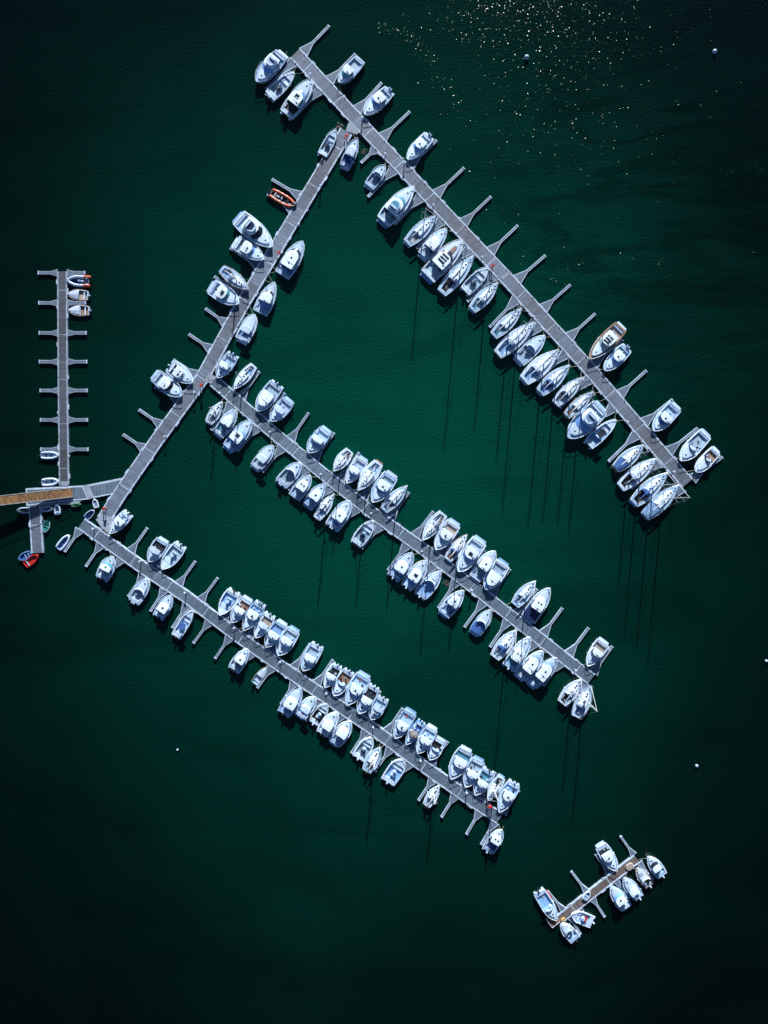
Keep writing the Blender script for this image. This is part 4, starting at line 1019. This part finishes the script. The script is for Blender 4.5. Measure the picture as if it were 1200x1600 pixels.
ORD = ['', 'first', 'second', 'third', 'fourth', 'fifth', 'sixth', 'seventh', 'eighth', 'ninth', 'tenth', 'eleventh', 'twelfth', 'thirteenth', 'fourteenth', 'fifteenth', 'sixteenth']
JN = {'P1': 'top jetty', 'P2': 'linking jetty', 'P3': 'middle jetty', 'P4': 'bottom jetty', 'P5': 'vertical jetty', 'P7': 'raft'}
def px_of(cr, x, y): a = CR[cr]; return a[0] + x / a[2], a[1] + y / a[2]
# order along each side, so that each label can say which one it is
info = []
for i, b in enumerate(BOATS):
    if b[0] == 'X': info.append(None); continue
    bx, by = px_of(b[1], b[3], b[4]); sx, sy = px_of(b[1], b[5], b[6])
    q = W((bx + sx) / 2, (by + sy) / 2, 1.0); pts, hw, _ = JET[b[0]]
    d, p, u = nearest(pts, q)
    P0, P9 = pts[0], pts[-1]; ax = (P9 - P0).normalized()
    side = 1 if ax.cross(q - P0).z > 0 else -1
    info.append((b[0], side, (q - P0).dot(ax)))
def place_phrase(i):
    k, side, pos = info[i]
    same = sorted(j for j in range(len(BOATS)) if info[j] and info[j][:2] == (k, side))
    same.sort(key=lambda j: info[j][2]); r0 = same.index(i) + 1; r1 = len(same) - r0 + 1
    if k == 'P7': ends = ('left', 'right'); sn = {1: 'upper', -1: 'lower'}[side]
    else:
        ends = ('top', 'bottom')
        sn = {1: 'right', -1: 'left'}[side]
        if k == 'P2': sn = {1: 'right', -1: 'left'}[side]
        if k in ('P2',): pass
    if r0 <= r1: w_ = '%s from %s' % (ORD[r0], ends[0])
    else: w_ = '%s from %s' % (ORD[r1], ends[1])
    return '%s, %s side of %s' % (w_, sn, JN[k])
for i, b in enumerate(BOATS):
    key, cr, kind, x1, y1, x2, y2, bm, o, look = b
    o = dict(o); o['k'] = kind
    if kind == 'fly' and o.get('fly', 1) == 0: o['k'] = 'cruiser'
    zr = {'rib': .4, 'dinghy': .4}.get(kind, 1.0)
    bow = W(*px_of(cr, x1, y1), zr); st = W(*px_of(cr, x2, y2), zr)
    d = bow - st; L = d.length; B = bm / CR[cr][2] * S * (1 - zr / H) * (1.0 if kind in ('rib', 'dinghy') else 1.11)
    if kind == 'sail': B *= 1.0
    if o.get('e') or (kind not in ('sail', 'rib', 'dinghy') and o.get('plat', 1)):
        sh = .35 if o.get('e') else .45; st = st + d.normalized() * sh; L -= sh
    mid = (bow + st) / 2; r = random.Random(100 + i)
    nm, cat, grp = BASE[kind]
    if look.startswith(('white sailing boat', 'small sailing')): pass
    look = look.replace('white ', '', 1) if len(look.split()) > 8 else look
    lab = look if key == 'X' else look + ', ' + place_phrase(i)
    if lab.startswith('open white motorboat beside it'): lab = lab.replace(' beside it', '')
    root = thing(nm, lab, cat, (mid.x, mid.y, 0), math.atan2(d.y, d.x), grp)
    o.pop('cov', None) if not o.get('cov') else None
    if kind == 'sail': s = make_sail(root, L, B, o, r)
    elif kind == 'rib': s = make_rib(root, L, B, o, r)
    elif kind == 'dinghy': s = make_dinghy(root, L, B, o, r)
    else:
        s = make_motor(root, L, B, o, r)
    if o.get('ob'):
        MB().box(s.X(.17), -.3, s.fb * .5, .7, .6, .35, .8, ch=.12).build('life_ring_bag', 'orange', root)
    # mooring lines from the end next to the jetty
    if key != 'X':
        pts, hw, _ = JET[key]
        ends = [(.97, bow), (.03, st)]; ends.sort(key=lambda e_: nearest(pts, e_[1])[0])
        t_, e_ = ends[0]; dist, p, u = nearest(pts, e_); inv = Matrix.Rotation(-math.atan2(d.y, d.x), 4, 'Z')
        perp = (e_ - p).normalized() if dist > .01 else Vector((0, 1, 0))
        for sd in (1, -1):
            spread = r.uniform(.6, 2.0)
            tgt = p + perp * (hw - .2) + u * spread * sd
            l3 = inv @ (tgt - mid)
            a_ = Vector((s.X(t_), (.25 if t_ > .5 else s.hw(.03) * .8) * (1 if l3.y > 0 else -1), s.z(t_) + .06)); b_ = Vector((l3.x, l3.y, DZ + .1))
            if (a_ - b_).length < 6:
                mm = (a_ + b_) / 2 - Vector((0, 0, .2))
                MB().tube([a_, mm, b_], .03, 4).build('mooring_line', 'rope', root)

# ------------------------------------------------------------------ jetty furniture
def pedestal(x, y, lab, red=False):
    c = W(x, y, 1.3)
    if red:
        t = thing('fire_point', lab, 'fire point', (c.x, c.y, DZ), 0, 'red fire points on the jetties')
        MB().box(0, 0, .0, .22, .22, 1.35, .8, ch=.03).build('post', 'red', t)
        MB().box(0, .02, 1.35, .75, .5, .5, .9, ch=.1).build('cabinet', 'red', t)
        MB().box(-.55, -.25, .3, .3, .3, .95, .9, ch=.06).build('extinguisher', 'red', t)
    else:
        t = thing('service_pedestal', lab, 'service pedestal', (c.x, c.y, DZ), 0, 'service pedestals along the jetties')
        MB().box(0, 0, 0, .30, .30, .1).build('base', 'conc', t)
        MB().box(0, 0, .1, .24, .24, 1.15, .9, ch=.05).build('post', 'gel2', t)
        MB().box(0, 0, 1.25, .58, .42, .2, .8, ch=.08).build('lamp_head', 'gel', t)
PED = {
 'P4': [(146,826),(219,877),(289.5,926),(366,981),(438,1034),(510,1083),(583,1136),(657,1188),(729,1238)],
 'P3': [(344,614),(422,675),(501,741),(580,802),(659,861),(737,922),(899,1047)],
 'P2': [(501,291),(467,351),(362,526),(304,613),(258,682)],
 'P1': [(485,117),(566,185),(602,241),(632,255),(677,321),(753,402),(834,495),(906,576),(980,659),(1052,737)]}
for k, L_ in PED.items():
    n = len(L_)
    for i, (x, y) in enumerate(L_):
        w_ = '%s from top' % ORD[i + 1] if i < n / 2 else '%s from bottom' % ORD[n - i]
        pedestal(x, y, 'white service pedestal on the %s, %s' % (JN[k], w_))
pedestal(542, 214, 'red fire point at the top end of the linking jetty', True)
pedestal(437, 396, 'red fire point halfway along the linking jetty', True)
pedestal(316, 602, 'red fire point where linking and middle jetties meet', True)
pedestal(164.5, 794.5, 'red fire point at the foot of the linking jetty', True)
pedestal(770, 416, 'red fire point on the top jetty', True)
pedestal(766, 1259, 'red fire point at the far end of the bottom jetty', True)

# raft furniture
c = W(917, 1399, .9); t = thing('dinghy', 'small white dinghy lifted onto the raft deck', 'dinghy', (c.x, c.y, DZ + .0), math.radians(58))
make_dinghy(t, 2.6, 1.4, dict(hull='gel', c='lblue', nt=2), rnd)
c = W(984, 1354.5, .8)
m = MB(); m.box(c.x, c.y, DZ, 2.3, 1.7, .35, .85, rz=math.radians(35), ch=.5); tag(m.build('deck_crate', 'sand'), 'sand coloured covered crate on the right end of the raft', 'crate')
c = W(880, 1437, .8)
m = MB(); m.box(c.x, c.y, DZ, 1.2, .8, .4, .85, rz=math.radians(35), ch=.2); tag(m.build('storage_bag', 'yellow'), 'orange yellow bag on the left end of the raft', 'bag')
P = [W(853, 1436.5, DZ), W(867, 1429, DZ), W(875.5, 1440, DZ), W(863, 1450, DZ)]
t = thing('work_platform', 'small brown timber platform off the left end of the raft', 'platform')
m = MB(); m.prism([(p.x, p.y) for p in P][::-1], .1, DZ - .04); m.uv = [(v[0] * .7 + v[1] * .7, v[1]) for v in m.v]; m.build('deck', 'gang', t)
for p, q in zip(P, P[1:] + P[:1]):
    MB().tube([(p.x, p.y, DZ - .03), (q.x, q.y, DZ - .03)], .07, 4).build('edge_beam', 'edge', t)
c = W(858, 1398, .7)
m = MB(); m.box(c.x, c.y, DZ - .04, 2.4, .42, .2, .9, rz=math.radians(-55), ch=.15); tag(m.build('kayak', 'red'), 'red kayak lying on the raft finger by the long open boat', 'kayak')

# buoys
def buoy(x, y, r_, lab, ring=True):
    c = W(x, y, .3); t = thing('buoy', lab, 'buoy', (c.x, c.y, 0), 0, 'white mooring buoys in open water')
    MB().ball(0, 0, r_ * .35, r_, 12, 8).build('float', 'gel2', t, smooth=True)
    MB().tube([(0, 0, r_ * 1.3), (0, 0, r_ * 1.55), (.1, 0, r_ * 1.75), (0, .0, r_ * 1.9)], .05, 5).build('mooring_eye', 'metal', t)
buoy(823, 89, .62, 'large white buoy among the sparkles at the top')
buoy(1117, 80, .58, 'large white buoy near the top right corner')
buoy(1089, 1197, .42, 'white buoy alone to the right above the raft')
buoy(277, 1172, .28, 'tiny white buoy alone in dark water at lower left')
buoy(1198, 1033, .40, 'white buoy cut by the right edge')

# weed clumps trailing off the jetties
def weed(x, y, lab):
    c = W(x, y, .05); m = MB(); q = random.Random(int(x))
    for _ in range(26): m.ball(c.x + q.gauss(0, .55), c.y + q.gauss(0, .38), q.uniform(-.02, .05), q.uniform(.08, .26), 6, 4, .5)
    tag(m.build('weed_clump', 'weed'), lab, 'weed', 'brown weed clumps caught by the jetties')
weed(530, 197, 'brown weed clump caught in the corner above the linking jetty')
weed(569, 237, 'brown weed clump beside the short finger of the top jetty')
weed(698, 911, 'brown weed clump beside a lower finger of the middle jetty')
